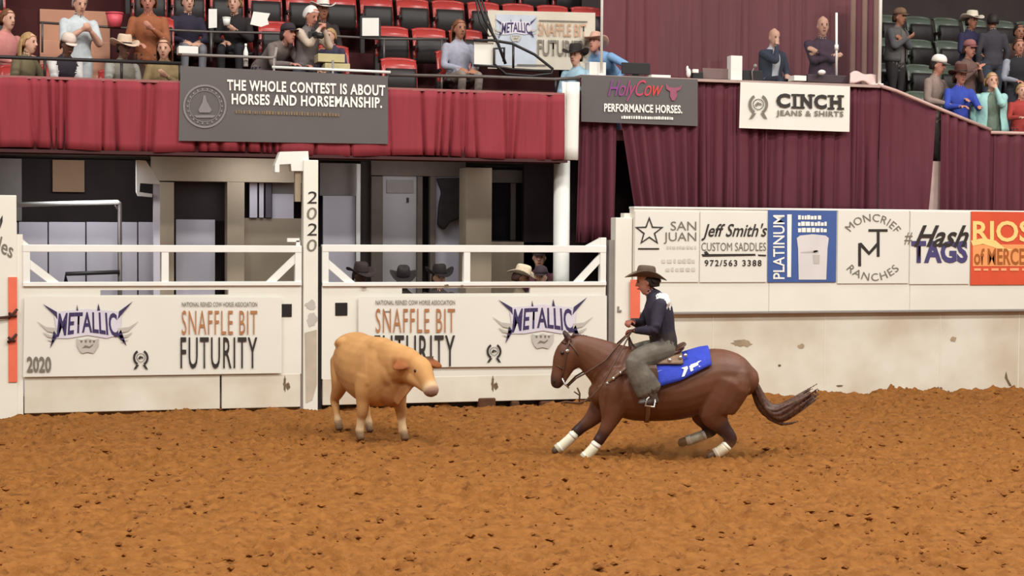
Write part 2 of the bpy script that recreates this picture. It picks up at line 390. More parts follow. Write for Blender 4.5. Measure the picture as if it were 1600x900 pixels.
gr = gate('white steel arena gate right of the 2020 post', 503, 946, (628, 828, 450, 458.5), 729, 628, (524, 543, 473, 493, 770), (), 1)
mark([blob(569, 449, 5, 2, 41), blob(698, 446, 4, 2, 42), blob(722, 447, 3, 2, 43)], -.032, STAIN, gr, 'chip')
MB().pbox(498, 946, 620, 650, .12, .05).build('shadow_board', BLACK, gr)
# chunky feet / broken timber under the right gate
WOOD = mat('weathered_wood', (92, 58, 34), .9, .3, 8)
for k, (a, b, c, d) in enumerate(((748, 775, 622, 642), (800, 812, 627, 640), (845, 868, 627, 640))):
    tag(MB().pbox(a, b, c, d, -.03, .12).build('timber_block', WOOD, None, bevel=.02), ['weathered timber block below the emblem at the right gate foot', 'narrow timber block under the right gate, middle of three', 'timber block under the right gate nearest the horse'][k], 'block')
br = thing('dead_branch', 'dry twiggy branch lying by the right gate foot below the horse head', 'branch', W(910, 628, -.15))
for pts, r in ((((865, 632), (885, 628), (903, 630), (928, 622)), .018), (((905, 630), (906, 615), (902, 606)), .012), (((906, 618), (897, 612)), .01), (((915, 627), (922, 618)), .01)):
    MB().tube([W(x, y, -.2) for x, y in pts], r, 6).build('twig', WOOD, br, True)

# ------------------------------------------------------------------ gate banners
def metallic(ox, oy, k, Y, parent):
    """METALLIC crest: wings, spiky lettering and a small shield; ox, oy = centre of the word"""
    f = lambda pts: [(ox+x*k, oy+y*k) for x, y in pts]
    for sg_ in (-1, 1): mark([[(ox+sg_*x*k, oy+y*k) for x, y in p] for p in (((82, -6), (66, 4), (48, 6), (50, 14), (64, 11)), ((72, 12), (60, 17), (50, 17), (52, 22), (64, 20)), ((66, 24), (54, 25), (54, 29)))], Y, INKL, parent, 'wing')
    _unused = ([f(p) for p in (((-82, -6), (-66, 4), (-48, 6), (-50, 14), (-64, 11)), ((-72, 12), (-60, 17), (-50, 17), (-52, 22), (-64, 20)), ((-66, 24), (-54, 25), (-54, 29)),
        ((82, -6), (66, 4), (48, 6), (50, 14), (64, 11)), ((72, 12), (60, 17), (50, 17), (52, 22), (64, 20)), ((66, 24), (54, 25), (54, 29)))])
    mark([f([(-54, -20), (0, -25), (54, -20), (52, 16), (30, 22), (0, 17), (-30, 22), (-54, 22), (-50, 6)])], Y, LILAC, parent, 'logo_ground', eps=.003)
    def warp(u, v):
        x = (u-.5)*2; yt = -20+2*x*x; yb = 13+8*abs(x)**1.5
        return (ox+k*(x*46*(1+.08*(1-v))), oy+k*(yb+(yt-yb)*v))
    lettering('METALLIC', 0, 0, 0, 0, Y, PURPLE, parent, .022, 0, 1.0, warp=warp)
    mark([f(p) for p in (((-72, -33), (-49, -20), (-48, -8), (-54, -16)), ((72, -37), (50, -21), (48, -8), (56, -18)), ((-60, 38), (-54, 10), (-48, 18)), ((62, 34), (53, 8), (47, 18)),
        ((-18, -22), (-17, -32), (-15, -22)), ((15, -22), (17, -34), (20, -22)))], Y, PURPLE, parent, 'spike')
    mark([f(((-18, 22), (-10, 25), (0, 22), (10, 25), (18, 22), (17, 34), (12, 42), (9, 46), (0, 44), (-9, 46), (-13, 42), (-17, 34)))], Y, INKL, parent, 'shield', eps=.007)
    mark([f(((-9, 38), (-4, 33), (3, 35), (9, 31), (8, 34), (3, 38), (-3, 37)))]+[f(((x, 25), (x+4, 25), (x+3, 29), (x+1, 29))) for x in (-12, -5, 2, 8)], Y, INKG, parent, 'shield_figure', eps=.009)
def wreath(cx, cy, r, Y, m, parent, m2=None):
    for sgn in (0, PI):
        mark(ringband(cx, cy, r*.8, r*1.1, sgn-R(62), sgn+R(62), 12, .92), Y, m, parent, 'wreath')
        c_ = 1 if sgn == 0 else -1
        mark([[(cx+c_*r*.2, cy+r*.9), (cx+c_*r*.62, cy+r*.95), (cx+c_*r*.95, cy+r*1.55), (cx+c_*r*.6, cy+r*1.45)]], Y, m, parent, 'ribbon')
    mark(ringband(cx, cy, r*.5, r*.57), Y, m2 or m, parent, 'medallion', eps=.007)
    mark([[(cx-r*.36, cy+r*.05), (cx-r*.1, cy-r*.25), (cx+r*.3, cy-r*.1), (cx+r*.38, cy+r*.12), (cx+r*.05, cy+r*.02), (cx-r*.2, cy+r*.22)]], Y, m, parent, 'medallion_figure', eps=.007)
YB = -.035
def snaffle(parent, xa, xb, y, Y=YB):
    lettering('NATIONAL REINED COW HORSE ASSOCIATION', xa, xb, y, y+7, Y, INKG, parent, .012)
    def two(u, v): return (xa+(xb-xa)*u, y+50-37*v)
    lettering('SNAFFLE BIT', xa, xb, y+13, y+51, Y, ORANGE, parent, .0, 0, 1.15)
    lettering('FUTURITY', xa-2, xb, y+55, y+104, Y, INK, parent, .006, 0, 1.15)
b1 = banner('gate_banner', 'white vinyl banner with purple crest hung on the left gate', ((38, 463), (440, 465), (440, 583), (36, 589)), YB, VINYL, .008, 3)
metallic(137, 507, .98, YB-.012, b1)
lettering('2020', 42, 80, 557, 582, YB-.012, INKG, b1, .03)
wreath(220, 559, 12, YB-.012, INK, b1)
snaffle(b1, 284, 402, 472, YB-.012)
b2 = banner('gate_banner', 'white vinyl banner with purple crest hung on the right gate behind the steer', ((560, 464), (948, 462), (948, 571), (560, 575)), YB, VINYL, .008, 5)
metallic(848, 500, .97, YB-.012, b2)
wreath(772, 549, 11.5, YB-.012, INK, b2)
snaffle(b2, 587, 711, 469, YB-.012)

# ------------------------------------------------------------------ sponsor boards on the right wall
YS = -.05
def board(label, x0, x1, y0, y1, m, d=.012):
    b = MB().pbox(x0, x1, y0, y1, YS-d, d).build('sponsor_board', m, None, bevel=.002); return tag(b, label, 'sign')
SJ = board('white sponsor panel with a black outline star', 992, 1092, 330, 441, VINYL)
Y2 = YS-.014
def star(cx, cy, r, q):
    return [(cx+(r if i % 2 == 0 else q)*math.sin(PI*i/5), cy-(r if i % 2 == 0 else q)*math.cos(PI*i/5)) for i in range(10)]
o_, i_ = star(1014.5, 362, 24, 10), star(1014.5, 362, 18.5, 7.3)
mark([[o_[k], o_[(k+1) % 10], i_[(k+1) % 10], i_[k]] for k in range(10)]+[[(997, 387.5), (1030, 387.5), (1030, 390), (997, 390)]], Y2, INK, SJ, 'star')
lettering('SAN', 1048, 1088, 346, 360, Y2, INKG, SJ, 0); lettering('JUAN', 1037, 1088, 363, 381, Y2, INKG, SJ, 0)
mark(dashes(1042, 1088, 384, 389, 2, 5, 1.5, 4)+dashes(1034, 1088, 404, 411, 3, 7, 2, 5)+dashes(1040, 1086, 418, 424, 3, 7, 2, 6), Y2, mat('faint_print', (205, 197, 183), .6), SJ, 'small_print')
JS = board('white sponsor panel with handwritten saddle maker name', 1094, 1198, 331, 441, VINYL)
lettering("Jeff Smith's", 1096, 1199, 349, 376, Y2, INK, JS, .012, .35)
lettering('CUSTOM SADDLES', 1096, 1197, 379, 392, Y2, INKG, JS, .0)
mark([[(1096, 397), (1180, 396.5), (1181, 399.5), (1098, 401)], [(1184, 397.5), (1197, 398), (1197, 400.5), (1185, 400)], [(1100, 394), (1104, 392), (1108, 397), (1102, 398)]], Y2, INK, JS, 'underline')
lettering('972/563 3388', 1101, 1190, 406, 416, Y2, INK, JS, .02, 0, 1.25)
PL = board('blue sponsor panel with a white bucket picture', 1200, 1307, 329, 441, BLUEP)
lettering('PLATINUM', 1208, 1226, 336, 436, Y2, WHITEP, PL, .012, rot90=True)
mark([[(1230, 335), (1237, 335), (1236, 433), (1230, 433)]], Y2, WHITEP, PL, 'stripe')
mark(dashes(1247, 1284, 336, 343, 3, 7, 1, 7)+dashes(1247, 1292, 346, 353, 3, 7, 1, 8)+dashes(1247, 1296, 356, 363, 3, 7, 1, 9), Y2, WHITEP, PL, 'small_print')
mark([[(1245, 372), (1250, 368), (1270, 366), (1290, 368), (1295, 372), (1293, 388), (1291, 437), (1248, 437), (1247, 388)]], Y2, mat('bucket_print', (214, 208, 206), .6, .1, 3), PL, 'bucket_picture')
mark([[(1251, 394), (1278, 391), (1279, 395), (1251, 395)], blob(1274, 393, 5, 2.5, 51), [(1270, 398), (1281, 398), (1280, 412), (1271, 412)]], Y2, INKL, PL, 'bucket_label', eps=.008)
MR = board('white sponsor panel with a brand in a ring of letters', 1309, 1420, 330, 443, VINYL)
def arc(cx, cy, r, a0, a1, hgt, inside=False):
    def w(u, v):
        a = R(a0+(a1-a0)*u); rr = r+(hgt*v if not inside else -hgt*v)
        return (cx+1.02*rr*math.sin(a), cy-rr*math.cos(a))
    return w
lettering('MONCRIEF', 0, 0, 0, 0, Y2, INKG, MR, .0, 0, 1.1, warp=arc(1363, 388, 42, -52, 56, 12))
lettering('RANCHES', 0, 0, 0, 0, Y2, INKG, MR, .0, 0, 1.1, warp=arc(1364, 384, 55, 228, 132, 12, True))
mark([[(1341, 380), (1346, 379), (1358, 393), (1370, 379), (1370, 362), (1357, 362), (1357, 358), (1387, 358), (1387, 362), (1374.5, 362), (1374.5, 401), (1370, 401), (1370, 386), (1358, 399), (1345.5, 386), (1345.5, 416), (1341, 416)]], Y2, INK, MR, 'brand')
HT = board('white sponsor panel with bold purple capitals', 1422, 1515, 331, 444, VINYL)
lettering('TAGS', 1424, 1512, 376, 411, Y2, mat('slate_purple_print', (74, 66, 112), .6), HT, .045)
lettering('#', 1413, 1426, 363, 382, Y2, INKG, HT, 0, .2); lettering('Hash', 1428, 1514, 352, 386, Y2, INK, HT, .02, .5, eps=.009)
RS = board('orange red sponsor panel with yellow lettering', 1517, 1640, 331, 445, REDP)
mark([[(1520, 382), (1640, 382), (1640, 416), (1520, 416)]], Y2, mat('peach_print', (240, 158, 96), .6), RS, 'panel_ground', eps=.002)
lettering('RIOS', 1520, 1612, 345, 378, Y2, GOLDP, RS, .02, 0)
mark([[(1517, 376), (1536, 372), (1556, 376), (1570, 388), (1584, 390), (1570, 393), (1552, 386), (1536, 381), (1520, 384)]], Y2, GOLDP, RS, 'flourish')
lettering('of MERCEDES', 1522, 1634, 388, 414, Y2, mat('brown_print', (166, 92, 40), .6), RS, .02)
mark(dashes(1522, 1640, 419, 423, 6, 14, 3, 10), Y2, mat('peach_print2', (246, 170, 120), .6), RS, 'small_print')

# ------------------------------------------------------------------ under the stand: chute bays
YBK = 3.4
struct('wall_back', MB().box(-13, 3.2, YBK, YBK+.15, -.2, 3.3), DARKW, 'dark back wall of the bays under the stand')
struct('floor', MB().box(-13, 14, .3, 9, -.6, -.02), mat('dark_concrete', (92, 74, 60), .9, .2), 'concrete floor of the bays behind the gates')
sl = struct('ceiling', MB().box(-13, 1.0, .62, 3.6, 3.32, 3.5), mat('soffit', (110, 98, 86), .9, .2), 'soffit of the stand above the gate bays')
def item(name, label, cat, m, boxes, Y, d, bevel=.004, kind=None, group=None):
    mb = MB()
    for b in boxes: mb.pbox(*b, Y, d)
    o = mb.build(name, m, None, bevel=bevel)
    return tag(o, label, None if kind else cat, group, kind)
item('grey_cabinet', 'grey metal cabinet end high at the far left bay', 'cabinet', GREY, [(-60, 34, 247, 345)], 3.0, .38)
item('tan_notice', 'blank tan square notice on the dark bay wall', 'sign', mat('tan_board', (176, 142, 112), .8, .1, 3), [(82, 132, 250, 300)], 3.3, .02)
wp = thing('white_partition', 'low pale lavender panelled partition behind the left gate', 'partition', W(130, 560, 2.6))
for a, b in ((-40, 28), (29, 75), (76, 134), (135, 189), (190, 215), (216, 240)):
    MB().pbox(a+.6, b-.4, 347, 640, 2.6, .06).build('panel', LAV, wp, bevel=.006)
pf = thing('pipe_frame', 'white pipe rail frame standing behind the left gate', 'rail', W(100, 560, 1.8))
MB().tube([W(20, 320, 1.8), W(184, 316, 1.8), W(187, 319, 1.8)], .032, 8).build('rail', WHITE, pf, True)
MB().tube([W(187, 318, 1.8), Vector((W(187, 318, 1.8).x, 1.8, -.02))], .03, 8).build('upright', RAIL, pf, True)
MB().tube([W(103, 440, 1.75), W(103, 428, 1.75), W(187, 425, 1.75)], .028, 8).build('lower_rail', BLACK, pf, True)
MB().tube([W(178, 318, 1.8), W(187, 332, 1.8)], .015, 6).build('brace', RAIL, pf, True)
hb = thing('loading_bracket', 'white bent steel bracket on a slim white post in the left bay', 'bracket', W(243, 560, 1.6))
MB().prism([(W(x, y, 1.6).x, W(x, y, 1.6).z) for x, y in ((213, 250), (228, 251), (250, 285), (250, 288), (219, 286), (218, 300), (238, 303), (238, 308), (216, 306), (213, 300))], 1.6, 1.72).build('bracket', WHITE, hb)
MB().pbox(240, 250, 286, 560, 1.62, .1).build('post', LAV, hb)
fr = item('bay_frame', 'beige concrete portal with rounded opening in the left bay', 'frame', BEIGE, [(238, 474, 244, 284), (355, 382, 284.5, 560), (250, 272, 284.5, 560)], 2.2, .3, kind='structure')
MB().pbox(262, 366, 262, 345, 2.49, .03).build('recess', mat('dim_recess', (58, 48, 48), .9), fr)
item('pale_panel', 'pale panel standing inside the concrete portal', 'panel', LAV, [(275, 336, 343, 560)], 2.44, .04)
vb = thing('strip_blind', 'white vertical blind slats hanging beside the concrete column', 'blind', W(405, 340, 2.4))
for a, b, m in ((390, 402, LAV), (405, 412, LAV), (415, 424, mat('dark_slat', (84, 76, 84), .7))): MB().pbox(a, b, 275, 340, 2.4, .02).build('slat', m, vb)
item('half_wall', 'beige half wall behind the right end of the left gate', 'wall', BEIGE, [(382, 474, 341, 560)], 2.45, .1, kind='structure')
item('bay_window', 'pale window panel above the beige half wall', 'window', LAV, [(425, 459, 303, 342)], 2.5, .05, kind='structure')
item('grey_upper_wall', 'grey upper wall over the pale bay panels', 'wall', GREY, [(425, 475, 255, 304), (500, 560, 255, 306)], 2.6, .06, kind='structure')
# right bay
item('bay_screen', 'pale lavender screen panel beside the 2020 post', 'screen', LAV, [(505, 555, 306, 560)], 2.5, .06)
item('screen_edge', 'white upright edge strip of the bay screen', 'post', WHITE, [(557, 563, 256, 560)], 2.4, .06)
item('trim_1', 'dark upright gap trim by the screen', 'trim', DARKW, [(563, 580, 252, 560)], 2.6, .05, kind='structure')
df = item('door_frame', 'brown grey frame round the pale door', 'frame', mat('frame_brown', (104, 92, 82), .8, .15), [(580, 598, 275.5, 560), (580, 728, 252, 275), (652, 660, 275.5, 560), (672, 680, 275.5, 560)], 2.5, .12, kind='structure')
dr = tag(MB().pbox(598, 652, 275, 560, 2.58, .05).build('door_1', mat('pale_door', (172, 166, 166), .6, .1, 1.5)), 'pale grey door behind the right gate', None, None, 'structure')
MB().pbox(604, 646, 281, 302, 2.565, .02).build('door_panel', GREY, dr, bevel=.004); MB().pbox(636, 639, 309, 316, 2.54, .05).build('handle', BLACK, dr)
item('pale_partition', 'pale panel low beside the beige column', 'panel', LAV, [(680, 727, 275, 560)], 2.62, .04)
# dark jacket hanging on a hook
jk = MB(); jp = [(682, 278), (726, 278), (727, 300), (724, 330), (715, 343), (703, 347), (694, 360), (684, 352), (686, 320), (690, 300)]
jk.prism([(W(x, y, 2.5).x, W(x, y, 2.5).z) for x, y in jp], 2.46, 2.58)
tag(jk.build('hanging_jacket', mat('black_cloth', (50, 42, 42), .95, .3, 8), None, bevel=.03), 'dark jacket hanging beside the pale door', 'jacket')
item('column_1', 'square beige concrete column in the right bay', 'column', BEIGE, [(728, 768, 262, 560)], 2.0, .4, kind='structure')
item('dark_doorway', 'dark open doorway right of the beige column', 'doorway', mat('near_black', (26, 20, 20), .95), [(769, 862, 284, 376)], 3.0, .04, kind='structure')
item('trim_2', 'thin grey jambs of the dark doorway', 'trim', mat('dim_grey', (120, 108, 98), .8), [(798, 806, 286.5, 375), (829, 835, 286.5, 375), (768, 862, 266, 286), (768, 820, 376, 381)], 2.9, .05, kind='structure')
item('low_wall', 'beige low wall behind the hatted bystanders', 'wall', BEIGE, [(726, 866, 378, 560)], 2.4, .1, kind='structure')
cx_ = W(877, 400, .95).x
struct('column_2', MB().tube([(cx_, .95, -.1), (cx_, .95, 3.3)], .115, 20), WHITE, 'round white column under the corner of the stand', smooth=True)
# right part below the judges' booth
struct('wall_booth', MB().box(.9, 13, 2.4, 2.5, -.2, 3.8), mat('dark_void', (40, 26, 26), .95), 'dark wall beneath the booth behind the drapes')

# ------------------------------------------------------------------ stand front
ZV1, ZV0 = 4.19, 3.30
X880 = W(882, 200, .5).x
curtain('valance', 'bright red pleated valance along the front of the stand', -9.5, X880, ZV1, lambda u: ZV0+.02*math.sin(25*u), .5, RED, 40, .085, 4)
struct('stand_fascia', MB().box(-9.5, X880-.03, .58, .66, 3.24, 4.16), CLAY, 'dark fascia behind the red valance')
MB2 = MB().box(-9.5, X880+.05, .5, .64, 3.255, 3.295); struct('fascia_lip', MB2, mat('dark_red_lip', (64, 26, 27), .7), 'dark red lip under the red valance')
struct('trim_3', MB().box(-9.5, X880, .5, .64, 4.18, 4.215), mat('pink_cap', (150, 92, 88), .6), 'worn pinkish cap on top of the red valance')
wb = MB().grid(lambda u, v: (W(880+26*u, 0, .5).x+.03*math.sin(9*u+v), .52+.04*math.sin(7*u), W(895, 128+122*v, .5).z), 12, 6).build('corner_cloth', WHITE, None, True, solid=.02)
tag(wb, 'white cloth strip hanging at the stand corner beside the red valance', 'cloth')
# message banner
bn = banner('message_banner', 'charcoal banner with white capitals hung over the red valance', ((282, 103), (606, 119), (606, 225), (279, 220)), .468, DARKGREY, .006, 9)
YN = .456
lettering('THE WHOLE CONTEST IS ABOUT', 355, 602, 125, 146, YN, WHITEP, bn, .03, 0, 1.1, warp=lambda u, v: (355+247*u, 141+9*u-17*v))
lettering('HORSES AND HORSEMANSHIP.', 362, 597, 148, 168, YN, WHITEP, bn, .03, 0, 1.1, warp=lambda u, v: (362+235*u, 163+6*u-17*v))
mark([[(x, y+(x-360)*.03) for x, y in q] for q in dashes(368, 532, 171, 177, 1.5, 4, 1.4, 12)], YN, mat('dull_gold_print', (128, 104, 76), .6), bn, 'small_print')
SEALG = mat('seal_grey', (128, 122, 120), .6)
mark(ringband(320, 166, 31, 34, n=36)+ringband(320, 166, 24, 25, n=30), YN, SEALG, bn, 'seal_ring')
mark([[(310, 172), (316, 160), (318, 149), (321, 149), (323, 158), (331, 172), (328, 176), (312, 176)], [(303, 180), (337, 180), (333, 184), (307, 184)]]+
     [[(320+27*math.cos(a)-1, 166+27*math.sin(a)-1.5), (320+27*math.cos(a)+1.3, 166+27*math.sin(a)-1.5), (320+27*math.cos(a)+1.3, 166+27*math.sin(a)+1.5), (320+27*math.cos(a)-1, 166+27*math.sin(a)+1.5)] for a in [i*PI/11 for i in range(22)]], YN, SEALG, bn, 'seal_figure')

# rails along the stand
rl = thing('stand_rail', 'dark tubular guard rail in front of the first row of spectators', 'rail', (-5, .6, 3.8))
zr_ = W(100, 93, .6).z
MB().tube([(-9.5, .6, zr_+.01), (W(283, 98, .6).x, .6, zr_)], .024, 8).build('rail_pipe', BLACK, rl, True)
for px in (-60, 70, 190, 281): MB().tube([(W(px, 90, .6).x, .6, zr_), (W(px, 90, .6).x, .6, 4.15)], .018, 8).build('rail_post', BLACK, rl, True)
r2 = thing('banner_rail', 'bright steel guard rail above the charcoal banner', 'rail', (-2, .62, 3.8))
z2 = W(330, 87, .62).z
MB().tube([(W(284, 90, .62).x, .62, z2), (W(425, 90, .62).x, .62, z2), (W(430, 90, .62).x, .62, z2+.02), (W(432, 80, .62).x, .62, z2+.14)], .02, 8).build('rail_pipe', GREY, r2, True)
MB().tube([(W(425, 104, .62).x, .62, W(425, 105, .62).z), (W(610, 104, .62).x, .62, W(610, 113, .62).z)], .02, 8).build('rail_pipe', WHITE, r2, True)
for px in (428, 520): MB().tube([(W(px, 104, .62).x, .62, 4.15), (W(px, 104, .62).x, .62, z2)], .016, 8).build('rail_post', GREY, r2, True)
r3 = thing('aisle_rail', 'brownish steel rail running above the red valance to the booth', 'rail', (0, .64, 3.8))
MB().tube([W(608, 117, .64), W(760, 120, .64), W(866, 124, .64), W(905, 122, .64)], .024, 8).build('rail_pipe', RAIL, r3, True)
MB().tube([W(868, 124, .64), W(868, 148, .64)], .02, 8).build('rail_post', BLACK, r3, True)
MB().tube([W(690, 119, .64), W(690, 140, .64)], .016, 8).build('rail_post', RAIL, r3, True)
r4 = thing('row_rail', 'thin rail along the second row of spectators', 'rail', (-3, 2.0, 4.3))
MB().tube([W(62, 35, 2.0), W(180, 43, 2.0), W(330, 50, 2.0), W(440, 52, 2.0), W(600, 61, 2.0), W(700, 61, 2.0)], .018, 8).build('rail_pipe', RAIL, r4, True)
for px, py in ((66, 36), (330, 50), (445, 53), (600, 61), (690, 61)): MB().tube([W(px, py, 2.0), W(px, py+46, 2.0)], .016, 6).build('rail_post', RAIL, r4, True)

# stepped stand
st = struct('stand_steps', MB().box(-11, -3.45, .66, 1.9, 3.4, 3.52), CLAY, 'stepped tiers of the stand behind the spectators')
MB().box(-3.45, -2.25, .66, 1.9, 3.4, 3.6).build('tier', CLAY, st); MB().box(-2.25, .9, .66, 1.9, 3.4, 3.8).build('tier', CLAY, st); MB().box(-.75, -.1, .7, 1.5, 3.5, 3.94).build('aisle_step', CLAY, st)
for k, (y0, y1, z) in enumerate(((1.9, 2.9, 4.36), (2.9, 3.9, 4.92), (3.9, 4.9, 5.48), (4.9, 7.0, 6.04))):
    MB().box(-12, 1.6, y0, y1, 3.5, z).build('tier', CLAY, st)
MB().box(-12, 3, 7, 7.1, 3.5, 9).build('back_wall', DARKW, st)
for k, (y0, z0, z1) in enumerate(((1.88, 3.8, 4.36), (2.88, 4.36, 4.92), (3.88, 4.92, 5.48))):
    MB().box(W(62, 40, y0).x, W(172, 40, y0).x, y0-.02, y0+.9, z0-.1, z1+.01).build('aisle_step', TAN, st, bevel=.01)
MB().box(-14, 14, 7, 7.2, 3, 11).build('high_wall', DARKW, st)
# seats
REDS = mat('glossy_red_seat', (172, 52, 46), .28, .15, 4, spec=.6); BLKS = mat('black_seat_pan', (36, 28, 27), .5, .2); GRNS = mat('dark_green_seat', (84, 92, 78), .3, .2, 4, spec=.6)
def seat_proto(shell):
    def back(u, v):
        x = (u-.5)*.5; z = .42+.46*v; k = abs(u-.5)*2
        return (x, .02+.10*v**2-.05*k**2+.0, z-.035*k**3*v)
    def top(u, v):
        x = (u-.5)*.5; a = v*PI*.75; k = abs(u-.5)*2
        return (x, .12-.05*k**2+.045*(1-math.cos(a)), .88-.035*k**3+.03*math.sin(a))
    b = MB().grid(back, 10, 5); b.grid(top, 10, 4)
    pan = MB().grid(lambda u, v: ((u-.5)*.43, -.07-.04*math.sin(PI*v)+.02*abs(u-.5), .38+.36*v), 8, 6)
    arm = MB().box(-.265, -.235, -.2, .05, .58, .62).box(-.265, -.235, -.02, .04, .1, .6)
    foot = MB().box(-.26, -.2, -.06, .08, 0, .45)
    return [('backrest', b.mesh('backrest', shell, True), .03), ('seat_pan', pan.mesh('seat_pan', BLKS, True), .05), ('armrest', arm.mesh('armrest', BLKS), 0), ('leg', foot.mesh('leg', BLKS), 0)]
PR, PG = seat_proto(REDS), seat_proto(GRNS)
def seat(x, y, z, label, proto, group):
    t = thing('stadium_seat', label, 'seat', (x, y, z), group)
    for nm, me_, so in proto:
        o = bpy.data.objects.new(nm, me_); COL.objects.link(o); o.parent = t
        if so: d = o.modifiers.new('Solidify', 'SOLIDIFY'); d.thickness = so; d.offset = 0
for r_, (y, z, lab, p0, p1) in enumerate(((1.35, 3.8, 'empty red seat in the first row just behind the aisle rail', 500, 745), (2.35, 4.36, 'red seat in the second row of the stand', -20, 745), (3.35, 4.92, 'red seat in the third row of the stand', -20, 935), (4.35, 5.48, 'red seat in the fourth row at the top edge', -20, 935))):
    x = W(p0, 50, y).x; xe = W(p1, 50, y).x
    while x < xe:
        ax0, ax1 = W(62, 40, y).x-.2, W(172, 40, y).x+.2
        if not (r_ > 0 and ax0 < x < ax1): seat(x, y, z, lab, PR, ['first row red seats', 'second row red seats', 'third row red seats', 'fourth row red seats'][r_])
        x += .56

# ------------------------------------------------------------------ judges' booth
XB0, XB1 = W(908, 150, .8).x, W(1372, 150, .8).x
struct('booth_deck', MB().box(XB0, XB1+.1, .9, 4.2, 3.6, 3.75), CLAY, 'raised deck of the judges booth')
bt = thing('booth_counter', 'long cloth covered counter along the front of the judges booth', 'counter', ((XB0+XB1)/2, 1.0, 3.75))
MB().box(XB0-.02, XB1, .74, 1.35, 4.46, 4.50).build('counter_top', mat('counter_top', (176, 150, 140), .6), bt)
for px in (930, 1140, 1350): MB().box(W(px, 150, 1.2).x-.03, W(px, 150, 1.2).x+.03, 1.2, 1.26, 3.75, 4.46).build('leg', BLACK, bt)
def zt_(u):
    return 4.46
cu = thing('front_drape', 'maroon drapes hanging below the judges counter down to the boards', 'curtain', (3.5, .8, 2.6))
for k, (a, b, zb, f, sd, am) in enumerate(((905, 965, 2.15, 5, 11, .1), (960, 1090, 2.45, 9, 12, .07), (1088, 1200, 2.5, 9, 13, .09), (1196, 1378, 2.5, 11, 14, .09))):
    xa, xb = W(a, 220, .8).x, W(b, 220, .8).x
    if k == 1:
        def fn(u, v, xa=xa, xb=xb): return (xa+(xb-xa)*u+(1-u)*.35*v, .8+.06*math.sin(u*38+1.2*math.sin(6*u))*(.4+.6*v), 4.46*(1-v)+2.45*v)
        MB().grid(fn, 90, 8).build('drape', MAROON, cu, True, solid=.01)
    else: curtain('drape', None, xa, xb, 4.46, zb, .8, MAROON, f, am, sd, parent=cu)
# sloping drape beside the stair on the right
sd_ = thing('stair_drape', 'maroon drapes sloping down along the right hand stand rail', 'curtain', (7, .8, 2.6))
def ztop2(px): return W(px, np.interp(px, [1372, 1400, 1550, 1556, 1800], [133, 142, 204, 207, 214]), .8).z
for k, (a, b, f, s1) in enumerate(((1376, 1462, 4, 21), (1470, 1556, 6, 22), (1553, 1760, 9, 23))):
    def fn(u, v, a=a, b=b, k=k):
        px = a+(b-a)*u; zt2 = ztop2(px); xx = W(px, 250, .8).x
        if k == 0: xx += -.16*v*u**3
        return (xx, .8+(.02 if k == 0 else .05)*math.sin(u*f*6+2*math.sin(4*u))*(.4+.6*v)+(.05*math.sin(3*u+2.4*v) if k == 0 else 0), zt2*(1-v)+2.45*v)
    MB().grid(fn, 60, 8).build('drape', MAROON, sd_, True, solid=.01)
struct('stair_wall', MB().box(W(1372, 220, .9).x, W(1640, 220, .9).x+2, .9, .98, 2.5, 3.4), mat('pale_pink_wall', (206, 176, 166), .7), 'pale wall seen through the gap in the sloping drapes')
sr_ = thing('stair_rail', 'white edged rail descending beside the booth', 'rail', (7, .8, 3.8))
MB().tube([W(px, py, .78) for px, py in ((1372, 133), (1400, 142), (1470, 171), (1548, 203))], .028, 8).build('rail_pipe', mat('pinkish_rail', (196, 160, 150), .5), sr_, True)
MB().tube([W(px, py, .78) for px, py in ((1548, 207), (1700, 211))], .026, 8).build('rail_pipe', mat('pinkish_rail', (196, 160, 150), .5), sr_, True)
# booth banners
hc = banner('booth_banner', 'charcoal booth banner with pink and orange script', ((908, 117), (1090, 124), (1090, 197), (908, 190)), .72, DARKGREY, .012, 13)
gm = mat('pink_orange_script', (170, 50, 110), .6)
nt = gm.node_tree; mp_ = [n for n in nt.nodes if n.type == 'MIX'][0]
sx = nt.nodes.new('ShaderNodeSeparateXYZ'); tc_ = [n for n in nt.nodes if n.type == 'TEX_COORD'][0]; nt.links.new(tc_.outputs['Object'], sx.inputs[0])
mr = nt.nodes.new('ShaderNodeMapRange'); mr.inputs[1].default_value = W(965, 140, .7).x; mr.inputs[2].default_value = W(1020, 140, .7).x
nt.links.new(sx.outputs[0], mr.inputs[0]); nt.links.new(mr.outputs[0], mp_.inputs['Factor'])
mp_.inputs['A'].default_value = lin((130, 62, 130)); mp_.inputs['B'].default_value = lin((206, 62, 58))
lettering('HolyCow', 950, 1036, 125, 158, .705, gm, hc, .0, .4, .95)
mark([[(1040, 130), (1046, 136), (1054, 137), (1062, 136), (1066, 132), (1063, 140), (1057, 143), (1058, 150), (1054, 157), (1050, 157), (1047, 150), (1047, 143), (1041, 139)]], .705, mat('mauve_print', (150, 80, 100), .6), hc, 'cow_emblem')
lettering('PERFORMANCE HORSES.', 944, 1066, 163, 176, .705, WHITEP, hc, .03, 0, 1.05, tilt=3)
mark([[(x, y+(x-970)*.02) for x, y in q] for q in dashes(971, 1053, 180.5, 185.5, 1.5, 3.5, .9, 14)], .705, WHITEP, hc, 'small_print')
cn = banner('booth_banner', 'white booth banner with black slab capitals and a wreath', ((1157, 128), (1328, 135), (1327, 206), (1155, 200)), .70, VINYL, .008, 15)
wreath(1185, 163, 15, .685, INKG, cn, INK)
for ch_, xa, xb in (('C', 1213, 1235), ('I', 1239.5, 1244.5), ('N', 1251, 1269), ('C', 1272, 1292), ('H', 1297, 1315)):
    dy = (xa-1265)*.03; lettering(ch_, xa, xb, 147.5+dy, 170+dy, .685, INK, cn, .05)
